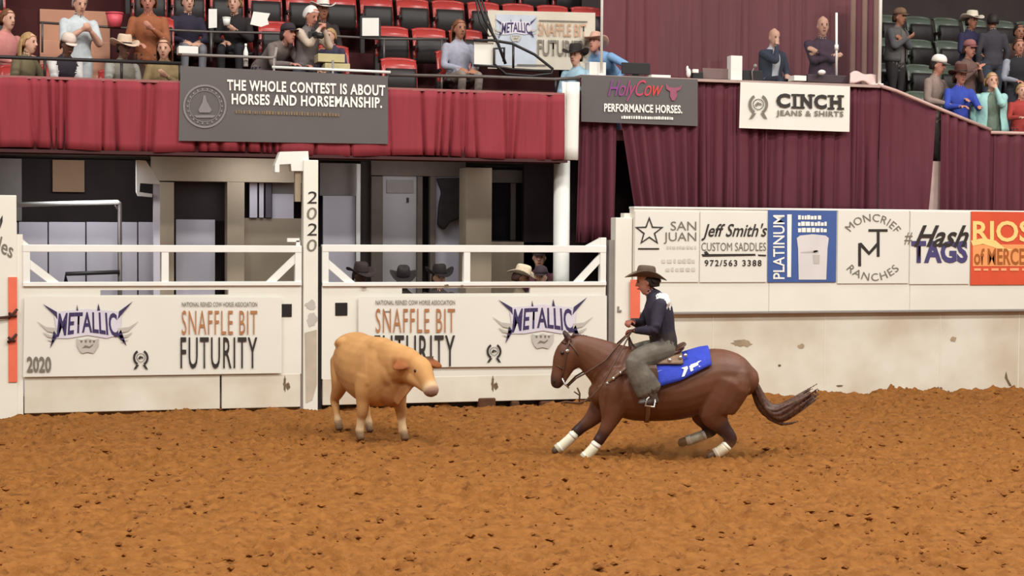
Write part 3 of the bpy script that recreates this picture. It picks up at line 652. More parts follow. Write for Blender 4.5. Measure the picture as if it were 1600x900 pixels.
for x in (1242, 1252, 1268, 1298.5, 1313.5):
    for y in (149, 168.5):
        if x == 1268 and y > 160: continue
        dy = (x-1265)*.03; mark([[(x-5.5, y-1.6+dy), (x+5.5, y-1.6+dy), (x+5.5, y+1.6+dy), (x-5.5, y+1.6+dy)]], .685, INK, cn, 'serif')
lettering('JEANS & SHIRTS', 1213, 1318, 173, 184, .685, INKG, cn, .03, 0, 1.1, tilt=2)
# backdrop of the booth
XK0, XK1 = W(938, 60, 3.2).x, W(1376, 60, 3.2).x
curtain('backdrop_drape', 'wide maroon backdrop curtain behind the judges', XK0, XK1, 7.2, 3.7, 3.2, mat('hazed_backdrop_cloth', (116, 62, 68), .8, .15, 2.5, stretch=(6, 6, .6)), 14, .05, 31)  # paler than the other drapes: haze of the clear screen put into the cloth colour
sb = thing('side_drape', 'brownish striped side drape at the right end of the booth', 'curtain', (W(1352, 100, 2.6).x, 2.6, 3.75))
for k, px in enumerate((1328, 1337, 1346, 1355, 1364)):
    x = W(px, 60, 2.6).x; MB().grid(lambda u, v: (x+.1*u, 2.6+.03*math.sin(PI*u)*(-1), 6.2*(1-v)+3.9*v), 6, 3).build('fold', [mat('taupe_fold', (128, 96, 84), .8), MAROON][k % 2], sb, True, solid=.01)
for px, lab in ((940, 'slim white pole at the left end of the judges booth'), (1375, 'slim white pole at the right end of the judges booth')):
    x = W(px, 60, .85).x
    p = thing('booth_pole', lab, 'pole', (x, .85, 4.5))
    MB().tube([(x, .85, 4.48), (x, .85, 7.4)], .026 if px > 1000 else .02, 10).build('shaft', WHITE, p, True); MB().tube([(x, .85, 4.48), (x, .85, 4.53)], .06, 12).build('foot', WHITE, p, True)
# clear acrylic screen across the booth front
ac = bpy.data.materials.new('clear_acrylic'); ac.use_nodes = True; nt = ac.node_tree; nt.nodes.remove(nt.nodes['Principled BSDF'])
tr = nt.nodes.new('ShaderNodeBsdfTransparent'); tr.inputs[0].default_value = (.97, .97, .97, 1); gl_ = nt.nodes.new('ShaderNodeBsdfGlossy'); gl_.inputs['Roughness'].default_value = .02
ms = nt.nodes.new('ShaderNodeMixShader'); ms.inputs[0].default_value = .03
nt.links.new(tr.outputs[0], ms.inputs[1]); nt.links.new(gl_.outputs[0], ms.inputs[2]); nt.links.new(ms.outputs[0], nt.nodes['Material Output'].inputs[0])
tag(MB().box(W(1030, 60, 1.38).x, W(1374, 60, 1.38).x, 1.38, 1.386, 4.52, 7.3).build('clear_screen', ac), 'clear acrylic screen across the front of the judges booth', 'screen')
# right-hand stand
rs = struct('stand_right', MB().box(W(1380, 100, 1.2).x, 15, .98, 2.1, 2.6, 3.15), mat('dark_step', (58, 50, 46), .9), 'dark stepped tiers of the right hand stand')
for y0, y1, z in ((2.1, 3.1, 3.7), (3.1, 4.1, 4.25), (4.1, 5.1, 4.8), (5.1, 7, 5.35)): MB().box(W(1380, 100, 1.2).x, 16, y0, y1, 2.6, z).build('tier', mat('dark_step', (58, 50, 46), .9), rs)
for r_, (y, z) in enumerate(((2.55, 3.7), (3.55, 4.25), (4.55, 4.8), (5.55, 5.35))):
    x = W(1392, 50, y).x
    while x < W(1640, 50, y).x:
        seat(x, y, z, ['dark green seat in the lowest row of the right hand stand', 'dark green seat in the second row of the right hand stand', 'dark green seat in the third row of the right hand stand', 'dark green seat in the top row of the right hand stand'][r_], PG, 'green seats row %s' % 'one two three four'.split()[r_])
        x += .58
# banner standing among the seats by the booth
bb = banner('stand_banner', 'pale futurity banner standing in the seats left of the booth', ((762, 16), (930, 20), (930, 110), (762, 107)), 2.05, mat('grey_vinyl', (206, 196, 178), .6, .06), .01, 17)
mark([[(775, 22), (838, 24), (838, 104), (775, 102)]], 2.04, mat('pale_blue_print', (190, 196, 206), .6), bb, 'panel_ground', eps=.002)
metallic(806, 44, .46, 2.03, bb)
lettering('SNAFFLE BIT', 841, 916, 37, 57, 2.03, mat('faded_orange', (190, 150, 118), .6), bb, .01, tilt=2)
lettering('FUTURITY', 840, 918, 63, 88, 2.03, INKG, bb, .02, tilt=2)
mark([[(842, 31), (918, 33), (918, 35), (842, 33)], [(808, 100), (855, 101), (855, 103), (808, 102)]], 2.03, INKG, bb, 'rule')
# black steel stair gate
sg = thing('stair_gate', 'black tubular stair gate with a curved brace by the stand banner', 'gate', W(770, 120, .9))
def bpipe(pts, r=.022, m=BLACK, Y=.9, nm='bar'): MB().tube([W(x, y, Y) for x, y in pts], r, 8).build(nm, m, sg, True)
bpipe(((745, -8), (757, 30), (778, 68), (790, 100))); bpipe(((750, -8), (768, 45), (771, 55), (764, 57), (750, 35), (742, -8)), .014)
bpipe(((740, 63), (770, 63), (800, 68), (835, 85), (864, 108), (862, 115), (830, 119), (790, 116), (772, 100), (772, 76), (788, 75), (787, 96)), .02)
bpipe(((802, 70), (802, 108)), .018); bpipe(((740, 102), (775, 104), (800, 108), (862, 112)), .018)
tag(MB().pbox(741, 771, 66, 101, .94, .02).build('white_placard', VINYL), 'blank white placard fixed to the black stair gate', 'sign')

for px, pw in ((130, 24), (400, 13), (640, 8), (815, 4)): lamp(W(px, 300, 1.9).x, 1.6, 3.2, pw, .9, (0, .5, -1), (.92, .94, 1))  # unseen cool lamps under the soffit, the last added to brighten the right bay
# ------------------------------------------------------------------ bodies grown from lofted sections
def cr(p, i, t):
    n = len(p); a, b, c, d = p[max(i-1, 0)], p[i], p[min(i+1, n-1)], p[min(i+2, n-1)]
    return tuple(.5*(2*b[k]+(c[k]-a[k])*t+(2*a[k]-5*b[k]+4*c[k]-d[k])*t*t+(3*b[k]-a[k]-3*c[k]+d[k])*t**3) for k in range(len(b)))
class Body:
    """closed lofts, united by a voxel remesh into one skin; every face takes the material of the loft nearest to it"""
    def __init__(s): s.v = []; s.f = []; s.t = []; s.extra = []
    def loft(s, pts, tagv, side=(1, 0, 0), n=12, sub=3, cap=.8):
        """pts: (x,y,z,ra,rb) ; ra along 'side', rb across it. tagv: one tag or a tag for each control point"""
        P = []; T = []
        for i in range(len(pts)-1):
            for k in range(sub):
                P.append(cr(pts, i, k/sub)); T.append(tagv if not isinstance(tagv, (list, tuple)) else tagv[i])
        P.append(tuple(pts[-1])); T.append(tagv if not isinstance(tagv, (list, tuple)) else tagv[-1])
        C = [Vector(p[:3]) for p in P]; rings = []; sd = Vector(side)
        frames = []
        for i in range(len(P)):
            t = (C[min(i+1, len(P)-1)]-C[max(i-1, 0)]).normalized(); a = sd-t*sd.dot(t)
            if a.length < 1e-3: a = Vector((0, 1, 0))-t*t.y
            a.normalize(); frames.append((t, a, t.cross(a)))
        def ring(c, fr, ra, rb): return [c+fr[1]*(ra*math.cos(2*PI*k/n))+fr[2]*(rb*math.sin(2*PI*k/n)) for k in range(n)]
        e0 = min(P[0][3], P[0][4])*cap; e1 = min(P[-1][3], P[-1][4])*cap
        seq = []
        for q, sc in ((.92, .35), (.6, .75)): seq.append((ring(C[0]-frames[0][0]*e0*q, frames[0], P[0][3]*sc, P[0][4]*sc), T[0]))
        for i in range(len(P)): seq.append((ring(C[i], frames[i], max(P[i][3], .002), max(P[i][4], .002)), T[i]))
        for q, sc in ((.6, .75), (.92, .35)): seq.append((ring(C[-1]+frames[-1][0]*e1*q, frames[-1], P[-1][3]*sc, P[-1][4]*sc), T[-1]))
        b = len(s.v)
        for rg, tg in seq: s.v += [tuple(p) for p in rg]; s.t += [tg]*n
        m = len(seq)
        for i in range(m-1):
            for k in range(n):
                k2 = (k+1) % n; s.f.append((b+i*n+k, b+i*n+k2, b+(i+1)*n+k2, b+(i+1)*n+k))
        s.f.append(tuple(b+k for k in reversed(range(n)))); s.f.append(tuple(b+(m-1)*n+k for k in range(n)))
        return s
    def ell(s, c, rx, ry, rz, tagv, rot=None, nu=14, nv=9):
        mb = MB().ell(c, rx, ry, rz, nu, nv, rot); b = len(s.v)
        s.v += mb.v; s.f += [tuple(i+b for i in f) for f in mb.f]; s.t += [tagv]*len(mb.v); return s
    def hand(s, wrist, direction, palm_n, tagv, curl=.5, size=1.0, thumb=1):
        """palm, four unequal fingers bent at the knuckles and a thumb leaving the side of the palm"""
        w = Vector(wrist); d = Vector(direction).normalized(); nrm = Vector(palm_n); nrm = (nrm-d*nrm.dot(d)).normalized(); x = d.cross(nrm)*thumb
        z = size
        q = [w-d*.01, w+d*.045*z, w+d*.085*z]
        s.loft([(*q[0], .026*z, .02*z), (*q[1], .038*z, .019*z), (*q[2], .039*z, .015*z)], tagv, side=x, n=10, sub=2)
        for k, L in enumerate((.066, .076, .07, .052)):
            o = w+d*.085*z+x*(.029-.0195*k)*z
            a1 = curl*.9; a2 = curl*2.0; d1 = d*math.cos(a1)+nrm*math.sin(a1); d2 = d*math.cos(a2)+nrm*math.sin(a2)
            p1 = o+d1*L*.55*z; p2 = p1+d2*L*.5*z
            s.loft([(*(o-d*.012), .0095*z, .0095*z), (*p1, .009*z, .009*z), (*p2, .0075*z, .0075*z)], tagv, side=x, n=8, sub=2)
        o = w+d*.025*z+x*.03*z; dt = (d*.65+x*.6+nrm*.35).normalized(); p1 = o+dt*.038*z; p2 = p1+(d*.8+x*.1+nrm*.5).normalized()*.034*z
        s.loft([(*o, .0125*z, .0125*z), (*p1, .0105*z, .0105*z), (*p2, .0085*z, .0085*z)], tagv, side=nrm, n=8, sub=2)
    def grow(s, name, mats, voxel=.013, smooth=4, parent=None, xf=None, coat=None, blend=14):
        if xf is not None: s.v = [tuple(xf @ Vector(p)) for p in s.v]; s.extra = [([tuple(xf @ Vector(p)) for p in v], f, t) for v, f, t in s.extra]
        me = bpy.data.meshes.new('tmp'); me.from_pydata(s.v, [], s.f)
        ob = bpy.data.objects.new('tmp', me); COL.objects.link(ob)
        r = ob.modifiers.new('r', 'REMESH'); r.mode = 'VOXEL'; r.voxel_size = voxel; r.use_smooth_shade = True
        m = ob.modifiers.new('s', 'SMOOTH'); m.factor = .5; m.iterations = smooth
        out = finish(ob); bpy.data.objects.remove(ob); bpy.data.meshes.remove(me)
        kd = kdtree.KDTree(len(s.v))
        for i, p in enumerate(s.v): kd.insert(p, i)
        kd.balance()
        out.materials.clear()
        for m_ in mats: out.materials.append(m_)
        idx = [s.t[kd.find(pl.center)[1]] for pl in out.polygons]
        out.polygons.foreach_set('material_index', np.array(idx, np.int32))
        if coat:                                          # coat colours run softly into one another
            nv_ = len(out.vertices); co = np.empty(nv_*3); out.vertices.foreach_get('co', co); co = co.reshape(-1, 3)
            colr = np.array([coat[s.t[kd.find(p)[1]]] for p in co]); ed = np.empty(len(out.edges)*2, np.int32); out.edges.foreach_get('vertices', ed); ed = ed.reshape(-1, 2)
            deg = np.bincount(ed.ravel(), minlength=nv_)[:, None].clip(1)
            for _ in range(blend):
                acc = np.zeros_like(colr)
                for k in range(3):
                    acc[:, k] = np.bincount(ed[:, 0], colr[ed[:, 1], k], nv_)+np.bincount(ed[:, 1], colr[ed[:, 0], k], nv_)
                colr = .4*colr+.6*acc/deg
            at_ = out.color_attributes.new('coat', 'FLOAT_COLOR', 'POINT'); at_.data.foreach_set('color', np.concatenate([colr, np.ones((nv_, 1))], 1).ravel().astype(np.float32))
            out.polygons.foreach_set('material_index', np.zeros(len(out.polygons), np.int32))
        if s.extra:
            bm = bmesh.new(); bm.from_mesh(out)
            for v, f, t in s.extra:
                vs = [bm.verts.new(p) for p in v]
                for q in f:
                    fa = bm.faces.new([vs[i] for i in q]); fa.material_index = t; fa.smooth = True
            bm.to_mesh(out); bm.free()
        out.polygons.foreach_set('use_smooth', [True]*len(out.polygons)); out.name = name
        return link(name, out, parent)
def coat_mat(name, rough, spec, scale=5.0, amount=.22):
    m = mat(name, (128, 128, 128), rough, amount, scale, bump=.08, bscale=70, spec=spec); nt = m.node_tree
    at_ = nt.nodes.new('ShaderNodeAttribute'); at_.attribute_name = 'coat'; mx = [n for n in nt.nodes if n.type == 'MIX'][0]
    dk = nt.nodes.new('ShaderNodeMix'); dk.data_type = 'RGBA'; dk.blend_type = 'MULTIPLY'; dk.inputs['Factor'].default_value = 1; dk.inputs['B'].default_value = (1-amount, 1-amount*1.1, 1-amount*1.2, 1)
    nt.links.new(at_.outputs['Color'], dk.inputs['A']); nt.links.new(at_.outputs['Color'], mx.inputs['A']); nt.links.new(dk.outputs['Result'], mx.inputs['B'])
    return m
def ik(a, b, l1, l2, pole):
    a, b = Vector(a), Vector(b); d = b-a; L = min(max(d.length, .08), (l1+l2)*.995); u = d.normalized(); b = a+u*L
    x = (l1*l1-l2*l2+L*L)/(2*L); h = math.sqrt(max(l1*l1-x*x, 0)); p = Vector(pole); p = p-u*p.dot(u)
    if p.length < 1e-4: p = Vector((0, 1, 0))
    return a+u*x+p.normalized()*h, b
def add_head(B, c, xf, tagv, eyes, lips, scale=1.0):
    """head with brow, nose, mouth, chin, ears; faces -Y before xf"""
    k = scale; T = lambda x, y, z: tuple(c+xf @ Vector((x*k, y*k, z*k)))
    sx = xf @ Vector((1, 0, 0))
    B.loft([(*T(0, -.035, -.105), .038*k, .034*k), (*T(0, -.028, -.07), .055*k, .062*k), (*T(0, -.012, -.02), .069*k, .083*k), (*T(0, -.002, .035), .074*k, .094*k), (*T(0, .004, .08), .067*k, .085*k), (*T(0, .006, .105), .050*k, .064*k), (*T(0, .006, .118), .028*k, .036*k)], tagv, side=sx, n=16, sub=3)
    B.loft([(*T(0, -.093, .012), .008*k, .009*k), (*T(0, -.108, -.015), .011*k, .012*k), (*T(0, -.112, -.032), .016*k, .011*k)], tagv, side=sx, n=8, sub=2)
    for s_ in (-1, 1):
        B.ell(T(.073*s_, .005, -.01), .012*k, .02*k, .03*k, tagv)
        e = MB().ell(T(.03*s_, -.083, .008), .0115*k, .009*k, .0075*k, 8, 6); B.extra.append((e.v, e.f, eyes))
        e = MB().ell(T(.03*s_, -.088, .025), .019*k, .006*k, .004*k, 8, 5); B.extra.append((e.v, e.f, eyes))
    e = MB().ell(T(0, -.089, -.063), .022*k, .008*k, .007*k, 10, 6); B.extra.append((e.v, e.f, lips))
def cowboy_hat(c, xf, m, parent, k=1.0, brim=.185, curl=.06, band=None):
    c = Vector(c); P = lambda x, y, z: tuple(c+xf @ Vector((x*k, y*k, z*k))); nu = 28
    def ringf(r, j):
        out = []
        for i in range(nu):
            t = 2*PI*i/nu; x = math.cos(t); y = math.sin(t)
            rx, ry = (.082+(brim*.92-.082)*r), (.100+(brim*1.08-.100)*r)
            z = curl*r**1.6*(x*x)**1.3-.022*r*(y*y)+.0
            out.append(P(rx*x, ry*y, z+j))
        return out
    h = MB(); rows = [ringf(r, 0) for r in (1.0, .85, .6, .35, .12, 0)]
    for z, sx, sy, dent in ((.035, .99, .99, 0), (.075, .95, .96, 0), (.105, .88, .9, .004), (.122, .76, .80, .012), (.126, .55, .62, .03), (.122, .28, .36, .042)):
        rows.append([P(.082*sx*math.cos(2*PI*i/nu), .100*sy*math.sin(2*PI*i/nu), z-dent*(1-abs(math.cos(2*PI*i/nu))*.75)) for i in range(nu)])
    for rw in rows: h.v += rw
    for j in range(len(rows)-1):
        for i in range(nu): h.f.append((j*nu+i, j*nu+(i+1) % nu, (j+1)*nu+(i+1) % nu, (j+1)*nu+i))
    h.f.append(tuple((len(rows)-1)*nu+i for i in range(nu)))
    o = h.build('cowboy_hat', m, parent, True, solid=.006*k)
    bd = MB(); 
    for z in (.006, .024): bd.v += [P(.0845*math.cos(2*PI*i/nu), .1025*math.sin(2*PI*i/nu), z) for i in range(nu)]
    bd.f = [(i, (i+1) % nu, nu+(i+1) % nu, nu+i) for i in range(nu)]
    b_ = bpy.data.objects.new('hat_band', bd.mesh('hat_band', band or BLACK, True)); COL.objects.link(b_); b_.parent = o
    return o
def ball_cap(c, xf, m, parent, m2=None, k=1.0):
    c = Vector(c); P = lambda x, y, z: tuple(c+xf @ Vector((x*k, y*k, z*k))); nu = 20; h = MB()
    rows = [(0, 1.0), (.03, 1.0), (.06, .92), (.085, .72), (.1, .4), (.104, .05)]
    for z, s_ in rows: h.v += [P(.084*s_*math.cos(2*PI*i/nu), .106*s_*math.sin(2*PI*i/nu), z) for i in range(nu)]
    for j in range(len(rows)-1):
        for i in range(nu): h.f.append((j*nu+i, j*nu+(i+1) % nu, (j+1)*nu+(i+1) % nu, (j+1)*nu+i))
    o = h.build('cap', m, parent, True, solid=.004)
    v = MB().grid(lambda u, w: P((u-.5)*.15*(1-.25*w*w), -.085-.085*w*math.sin(PI*(.15+.7*u))-.01*math.sin(PI*u), .004-.018*w-.016*abs(u-.5)), 10, 4)
    q = v.mesh('visor', m2 or m, True); vo = bpy.data.objects.new('visor', q); COL.objects.link(vo); vo.parent = o
    d = vo.modifiers.new('Solidify', 'SOLIDIFY'); d.thickness = .005
    return o
def hair(c, xf, m, parent, length=0.0, k=1.0, bald=False):
    c = Vector(c); P = lambda x, y, z: tuple(c+xf @ Vector((x*k, y*k, z*k))); nu = 20; B = MB()
    rows = []
    for j in range(9):
        ph = j/8*PI*.62+.02
        rows.append([(.083*math.sin(ph)*math.cos(2*PI*i/nu)*1.0, .105*math.sin(ph)*math.sin(2*PI*i/nu), .122*math.cos(ph)) for i in range(nu)])
    for j, rw in enumerate(rows):
        for (x, y, z) in rw:
            if y < -.02: z = max(z, .042+.03*(y < -.07)); y = y*.93
            B.v.append(P(x, y+.012, z+.004))
    for j in range(8):
        for i in range(nu): B.f.append((j*nu+i, j*nu+(i+1) % nu, (j+1)*nu+(i+1) % nu, (j+1)*nu+i))
    if length > 0:
        def fall(u, v):
            a = PI*(.02+.96*u); r = 1.0+.12*math.sin(PI*v)+.03*math.sin(23*u)
            return P(.088*math.cos(a)*r, .02+.092*math.sin(a)*r+.02*v, .04-length*v)
        B.grid(fall, 18, 6)
    return B.build('hair', m, parent, True, solid=.012)
SKINS = {'light': mat('skin_light', (206, 158, 134), .55, .08, 12), 'ruddy': mat('skin_ruddy', (186, 128, 108), .55, .08, 12), 'tan': mat('skin_tan', (160, 108, 84), .55, .08, 12), 'brown': mat('skin_brown', (104, 72, 58), .55, .08, 12)}
EYE = mat('eye_dark', (40, 28, 24), .3); LIP = mat('lip', (150, 84, 76), .5)
HAIRS = {'brown': mat('hair_brown', (78, 52, 36), .6, .3, 40), 'dark': mat('hair_dark', (40, 30, 26), .6, .3, 40), 'blond': mat('hair_blond', (176, 138, 92), .6, .3, 40), 'grey': mat('hair_grey', (178, 170, 164), .6, .2, 40), 'white': mat('hair_white', (218, 212, 206), .6, .1, 40), 'auburn': mat('hair_auburn', (120, 76, 48), .6, .3, 40)}
def cloth(rgb): return mat('cloth_%d_%d_%d' % tuple(rgb), rgb, .85, .16, 14, bump=.15, bscale=30)
def person(label, floor, facing=0, sit=False, lean=0, turn=0, nod=0, shirt=(120, 120, 120), sleeve=None, pants=(50, 50, 60), skin='light', hairc='brown', hairlen=0, hat=None, hatc=None, hat2=None, arms=('lap', 'lap'), bare=False, scale=1.0, voxel=.014, tilt=0, group='spectators', bulk=1.1, collar=None, hat_curl=.06, drape=None):
    """floor: point the feet stand on (or below the seat); facing: 0 looks toward the arena, degrees turn to the image right"""
    B = Body(); sk, sh, sl_, pt, sho, ey, li, co = range(8)
    hp = .50 if sit else .94
    Pv = Vector((0, 0, hp)); L = Matrix.Rotation(R(lean), 3, 'X')
    up_ = lambda x, y, z: Pv+L @ Vector((x, y, z))
    b = bulk
    for s_ in (-1, 1):
        hipj = Vector((.095*s_, 0, hp-.02))
        if sit:
            kn = hipj+Vector((.03*s_, -.43, .02)); an = kn+Vector((0, .03, -.42))
        else:
            kn = hipj+Vector((.01*s_, -.02, -.43)); an = kn+Vector((0, .03, -.40))
        B.loft([(*hipj, .095*b, .1*b), (*hipj.lerp(kn, .5), .08*b, .085*b), (*kn, .058, .062), (*kn.lerp(an, .4), .056, .06), (*an, .045, .05)], pt, side=(1, 0, 0))
        B.loft([(*(an+Vector((0, .02, -.035))), .038, .05), (*(an+Vector((0, -.07, -.055))), .042, .035), (*(an+Vector((0, -.16, -.065))), .036, .024)], sho, side=(1, 0, 0), n=10, sub=2)
    B.loft([(*up_(0, 0, -.06), .15*b, .12*b), (*up_(0, 0, .06), .155*b, .115*b), (*up_(0, -.005, .16), .145*b, .105*b), (*up_(0, -.01, .3), .17*b, .12*b), (*up_(0, 0, .42), .175*b, .105*b), (*up_(0, .005, .49), .11, .075), (*up_(0, 0, .53), .06, .058)], [sh, sh, sh, sh, sh, sh, sh], side=(1, 0, 0), n=26, sub=5)
    nb = up_(0, -.005, .52); hx = Matrix.Rotation(R(turn), 3, 'Z') @ Matrix.Rotation(R(nod), 3, 'X') @ Matrix.Rotation(R(tilt), 3, 'Y')
    hc_ = nb+L @ Vector((0, -.012, .055))+Vector((0, 0, .082))+hx @ Vector((0, -.015, .02))
    B.loft([(*nb, .06, .06), (*(nb.lerp(hc_, .55)), .052, .055)], sk if not collar else co, n=12)
    add_head(B, hc_, hx, sk, ey, li, 1.07)
    for i, s_ in enumerate((1, -1)):        # 0: image-right arm (person's left), 1: the other
        sj = up_(.165*s_*b, 0, .435); a = arms[i]; pole = Vector((s_*.8, .5, -1)); pn = Vector((-s_, 0, 0)); curl = .5
        if a == 'lap': tgt = Pv+Vector((.10*s_, -.30, .10)); pn = Vector((0, 0, -1))
        elif a == 'down': tgt = sj+Vector((.05*s_, -.05, -.53))
        elif a == 'chin': tgt = hc_+Vector((.03*s_, -.12, -.13)); pole = Vector((s_, 0, -2)); pn = Vector((0, 1, 0))
        elif a == 'cross': tgt = up_(-.10*s_, -.17, .27+.03*s_); pole = Vector((s_, -.2, -1)); pn = Vector((0, 1, 0)); curl = .3
        elif a == 'rail': tgt = sj+Vector((-.03*s_, -.36, -.26)); pn = Vector((0, 0, -1))
        elif a == 'phone': tgt = up_(.07*s_, -.27, .33); pn = Vector((0, 1, .3)); curl = .7
        elif a == 'hip': tgt = sj+Vector((.12*s_, .02, -.36)); pole = Vector((s_, .6, 0)); pn = Vector((-s_, 0, 0))
        elif a == 'camera': tgt = hc_+Vector((.05*s_, -.2, -.2)); pn = Vector((-s_, 0, 0)); curl = .8
        elif a == 'clap': tgt = up_(.03*s_, -.26, .36); pn = Vector((-s_, 0, 0)); curl = .15
        else: tgt = up_(*a)
        el, tgt = ik(sj, tgt, .29, .26, pole); d = (tgt-el).normalized()
        fore = sk if bare else sl_
        B.loft([(*sj, .056*b, .06*b), (*sj.lerp(el, .5), .052*b, .056*b), (*el, .043*b, .045*b), (*el.lerp(tgt, .4), .041*b, .043*b), (*tgt, .029, .033)], [sl_, sl_, fore, fore, fore], side=(0, 1, 0) if abs(d.x) > .8 else (1, 0, 0), n=16, sub=5)
        B.hand(tgt+d*.01, d, pn, sk, curl, 1.0, s_ if pn.x == 0 else s_)
    xf = Matrix.Translation(Vector(floor)) @ Matrix.Rotation(R(facing), 4, 'Z') @ Matrix.Scale(scale, 4)
    mats = [SKINS[skin], cloth(shirt), cloth(sleeve or shirt), cloth(pants), mat('dark_boot', (44, 34, 30), .5), EYE, LIP, cloth(collar or shirt)]
    o = B.grow('person', mats, voxel, 3, None, xf); tag(o, label, 'person', group)
    hw = xf @ hc_; hm = (xf.to_3x3() @ hx)
    kk = 1.11
    if hat != 'none_bald':
        if hat in ('cowboy', 'cap'):
            off = hm @ Vector((0, 0, .048))
            if hat == 'cowboy': cowboy_hat(hw+off, hm, cloth(hatc), o, 1.09, curl=hat_curl)
            else: ball_cap(hw+off, hm, cloth(hatc), o, cloth(hat2) if hat2 else None, 1.09)
            if hairlen >= 0: hair(hw-hm @ Vector((0, -.012, .022)), hm, HAIRS[hairc], o, hairlen, 1.04)
        else: hair(hw, hm, HAIRS[hairc], o, hairlen, kk)
    if drape:                                            # jacket, suit coat or shawl worn open at the front
        z1_, flare, gap, dcol = drape; X4 = xf
        def wrapf(u, v):
            a = -PI/2+R(gap)+(2*PI-2*R(gap))*u; zz = .50+(z1_-.50)*v
            k1 = np.interp(zz, [-.1, .06, .16, .3, .42, .47, .52], [.165, .165, .155, .18, .19, .15, .085])*b; k2 = np.interp(zz, [-.1, .06, .16, .3, .42, .47, .52], [.135, .13, .125, .135, .12, .1, .08])*b
            q = 1.0+flare*v+.03*math.sin(11*u)*v
            return tuple(X4 @ up_(k1*q*math.cos(a), k2*q*math.sin(a), zz))
        MB().grid(wrapf, 30, 10).build('shawl' if flare > .3 else 'jacket', cloth(dcol), o, True, solid=.012)
    if sit:
        for st_ in [q for q in COL.objects if q.name.startswith('stadium_seat') and q.parent is None]:
            if abs(st_.location.x-floor[0]) < .42 and abs(st_.location.y-floor[1]) < .55:
                for c_ in list(st_.children): bpy.data.objects.remove(c_)
                bpy.data.objects.remove(st_)
        if group == 'spectators':
            OCC.append((Vector(floor), label))
    return o
OCC = []
def at(px, py, Y, z): p = W(px, py, Y); return Vector((p.x, p.y, z))
T1, T2, T3 = 3.8, 4.36, 4.92
def seated_at(px, py, Y, lean=0, sc=1.0):
    """floor height that puts a seated head at the measured pixel"""
    p = W(px, py, Y); h = .50+.52*math.cos(R(lean))+.19
    return Vector((p.x, Y+.0+.52*math.sin(R(lean)), p.z-h*sc))
def stood_at(px, py, Y, lean=0, sc=1.0):
    p = W(px, py, Y); h = .94+.52*math.cos(R(lean))+.19
    return Vector((p.x, Y+.52*math.sin(R(lean)), p.z-h*sc))
# ---- left stand, front row
person('blonde woman in an olive top seated at the far left rail', seated_at(30, 62, 1.05, 12), 55, True, 12, shirt=(108, 96, 70), skin='light', hairc='blond', hairlen=.22, arms=('rail', 'lap'))
person('person in a pink top sitting behind the blonde woman at the far left', stood_at(2, 26, 1.7, 10), 40, False, 10, shirt=(196, 128, 122), hairc='auburn', hairlen=.1, arms=('rail', 'lap'))
person('man in white sleeves and a dark vest wearing a white and maroon cap', seated_at(93, 64, 1.0, 25), 22, True, 25, nod=18, shirt=(44, 36, 44), sleeve=(206, 200, 196), skin='brown', hairc='dark', hat='cap', hatc=(214, 194, 182), hat2=(214, 194, 182), arms=((.02, -.40, .16), (-.06, -.42, .14)))
person('spectator in a cream cowboy hat seated at the front rail', seated_at(186, 70, 1.05, 12), 25, True, 12, shirt=(118, 112, 100), sleeve=(150, 146, 138), pants=(120, 124, 136), skin='brown', hairc='dark', hat='cowboy', hatc=(212, 186, 160), arms=('lap', 'rail'), nod=6)
person('girl with long brown hair in a tan jacket beside the charcoal banner', seated_at(259, 72, 1.05, 10), -12, True, 10, shirt=(140, 118, 82), skin='light', hairc='auburn', hairlen=.3, arms=('phone', 'lap'), nod=8)
# ---- left stand, second row
person('standing man in a pale blue shirt reading a paper', stood_at(121, 2, 1.75, 6, 1.04), 18, False, 6, scale=1.04, nod=14, shirt=(194, 200, 202), pants=(190, 192, 194), skin='light', hairc='grey', arms=('phone', 'phone'), collar=(50, 48, 52), bulk=1.15, bare=True)
person('person in a rust brown jacket standing behind the girl', stood_at(233, -2, 1.75, 8, 1.06), -8, False, 8, scale=1.06, nod=10, shirt=(150, 88, 56), pants=(70, 50, 40), skin='ruddy', hairc='auburn', hairlen=.12, arms=('phone', 'lap'), bulk=1.12)
person('person in a dark navy top seated on the second row', seated_at(292, 0, 2.5, 6), 8, True, 6, shirt=(42, 36, 52), pants=(120, 118, 124), hairc='brown', arms=('lap', 'lap'))
person('person in black with a white cup seated on the second row', seated_at(372, 2, 2.5, 15), -20, True, 15, shirt=(36, 30, 30), pants=(40, 36, 40), hairc='blond', hairlen=.08, arms=('phone', 'lap'), skin='light')
person('person in a dark cap bending forward over the rail by the banner', stood_at(418, 44, 1.1, 55), 35, False, 55, nod=-5, shirt=(112, 98, 94), pants=(46, 40, 50), skin='ruddy', hairc='dark', hat='cap', hatc=(50, 38, 46), arms=('rail', 'rail'))
person('bearded man in a grey vest and tan sleeves holding a camera', stood_at(478, 20, 1.2, 8), 35, False, 8, nod=22, shirt=(104, 94, 92), sleeve=(190, 170, 152), pants=(74, 72, 84), skin='ruddy', hairc='white', arms=('camera', 'camera'), bulk=1.08, collar=(52, 42, 46))
person('person in a white cowboy hat behind the man with the camera', seated_at(503, 12, 2.4, 5), 5, True, 5, shirt=(50, 40, 38), hairc='dark', hat='cowboy', hatc=(226, 216, 206), skin='tan', arms=('lap', 'lap'))
person('person in navy seated low beside the yellowish box', seated_at(524, 54, 1.75, 10, .85), -40, True, 10, shirt=(58, 54, 74), pants=(50, 48, 60), hairc='blond', skin='light', arms=('lap', 'lap'), scale=.85)
person('woman in a grey hoodie seated on the steps by the white placard', seated_at(716, 42, 1.25, 4), 10, True, 4, shirt=(158, 158, 172), pants=(128, 116, 108), hairc='auburn', hairlen=.26, skin='tan', arms=('lap', 'lap'))
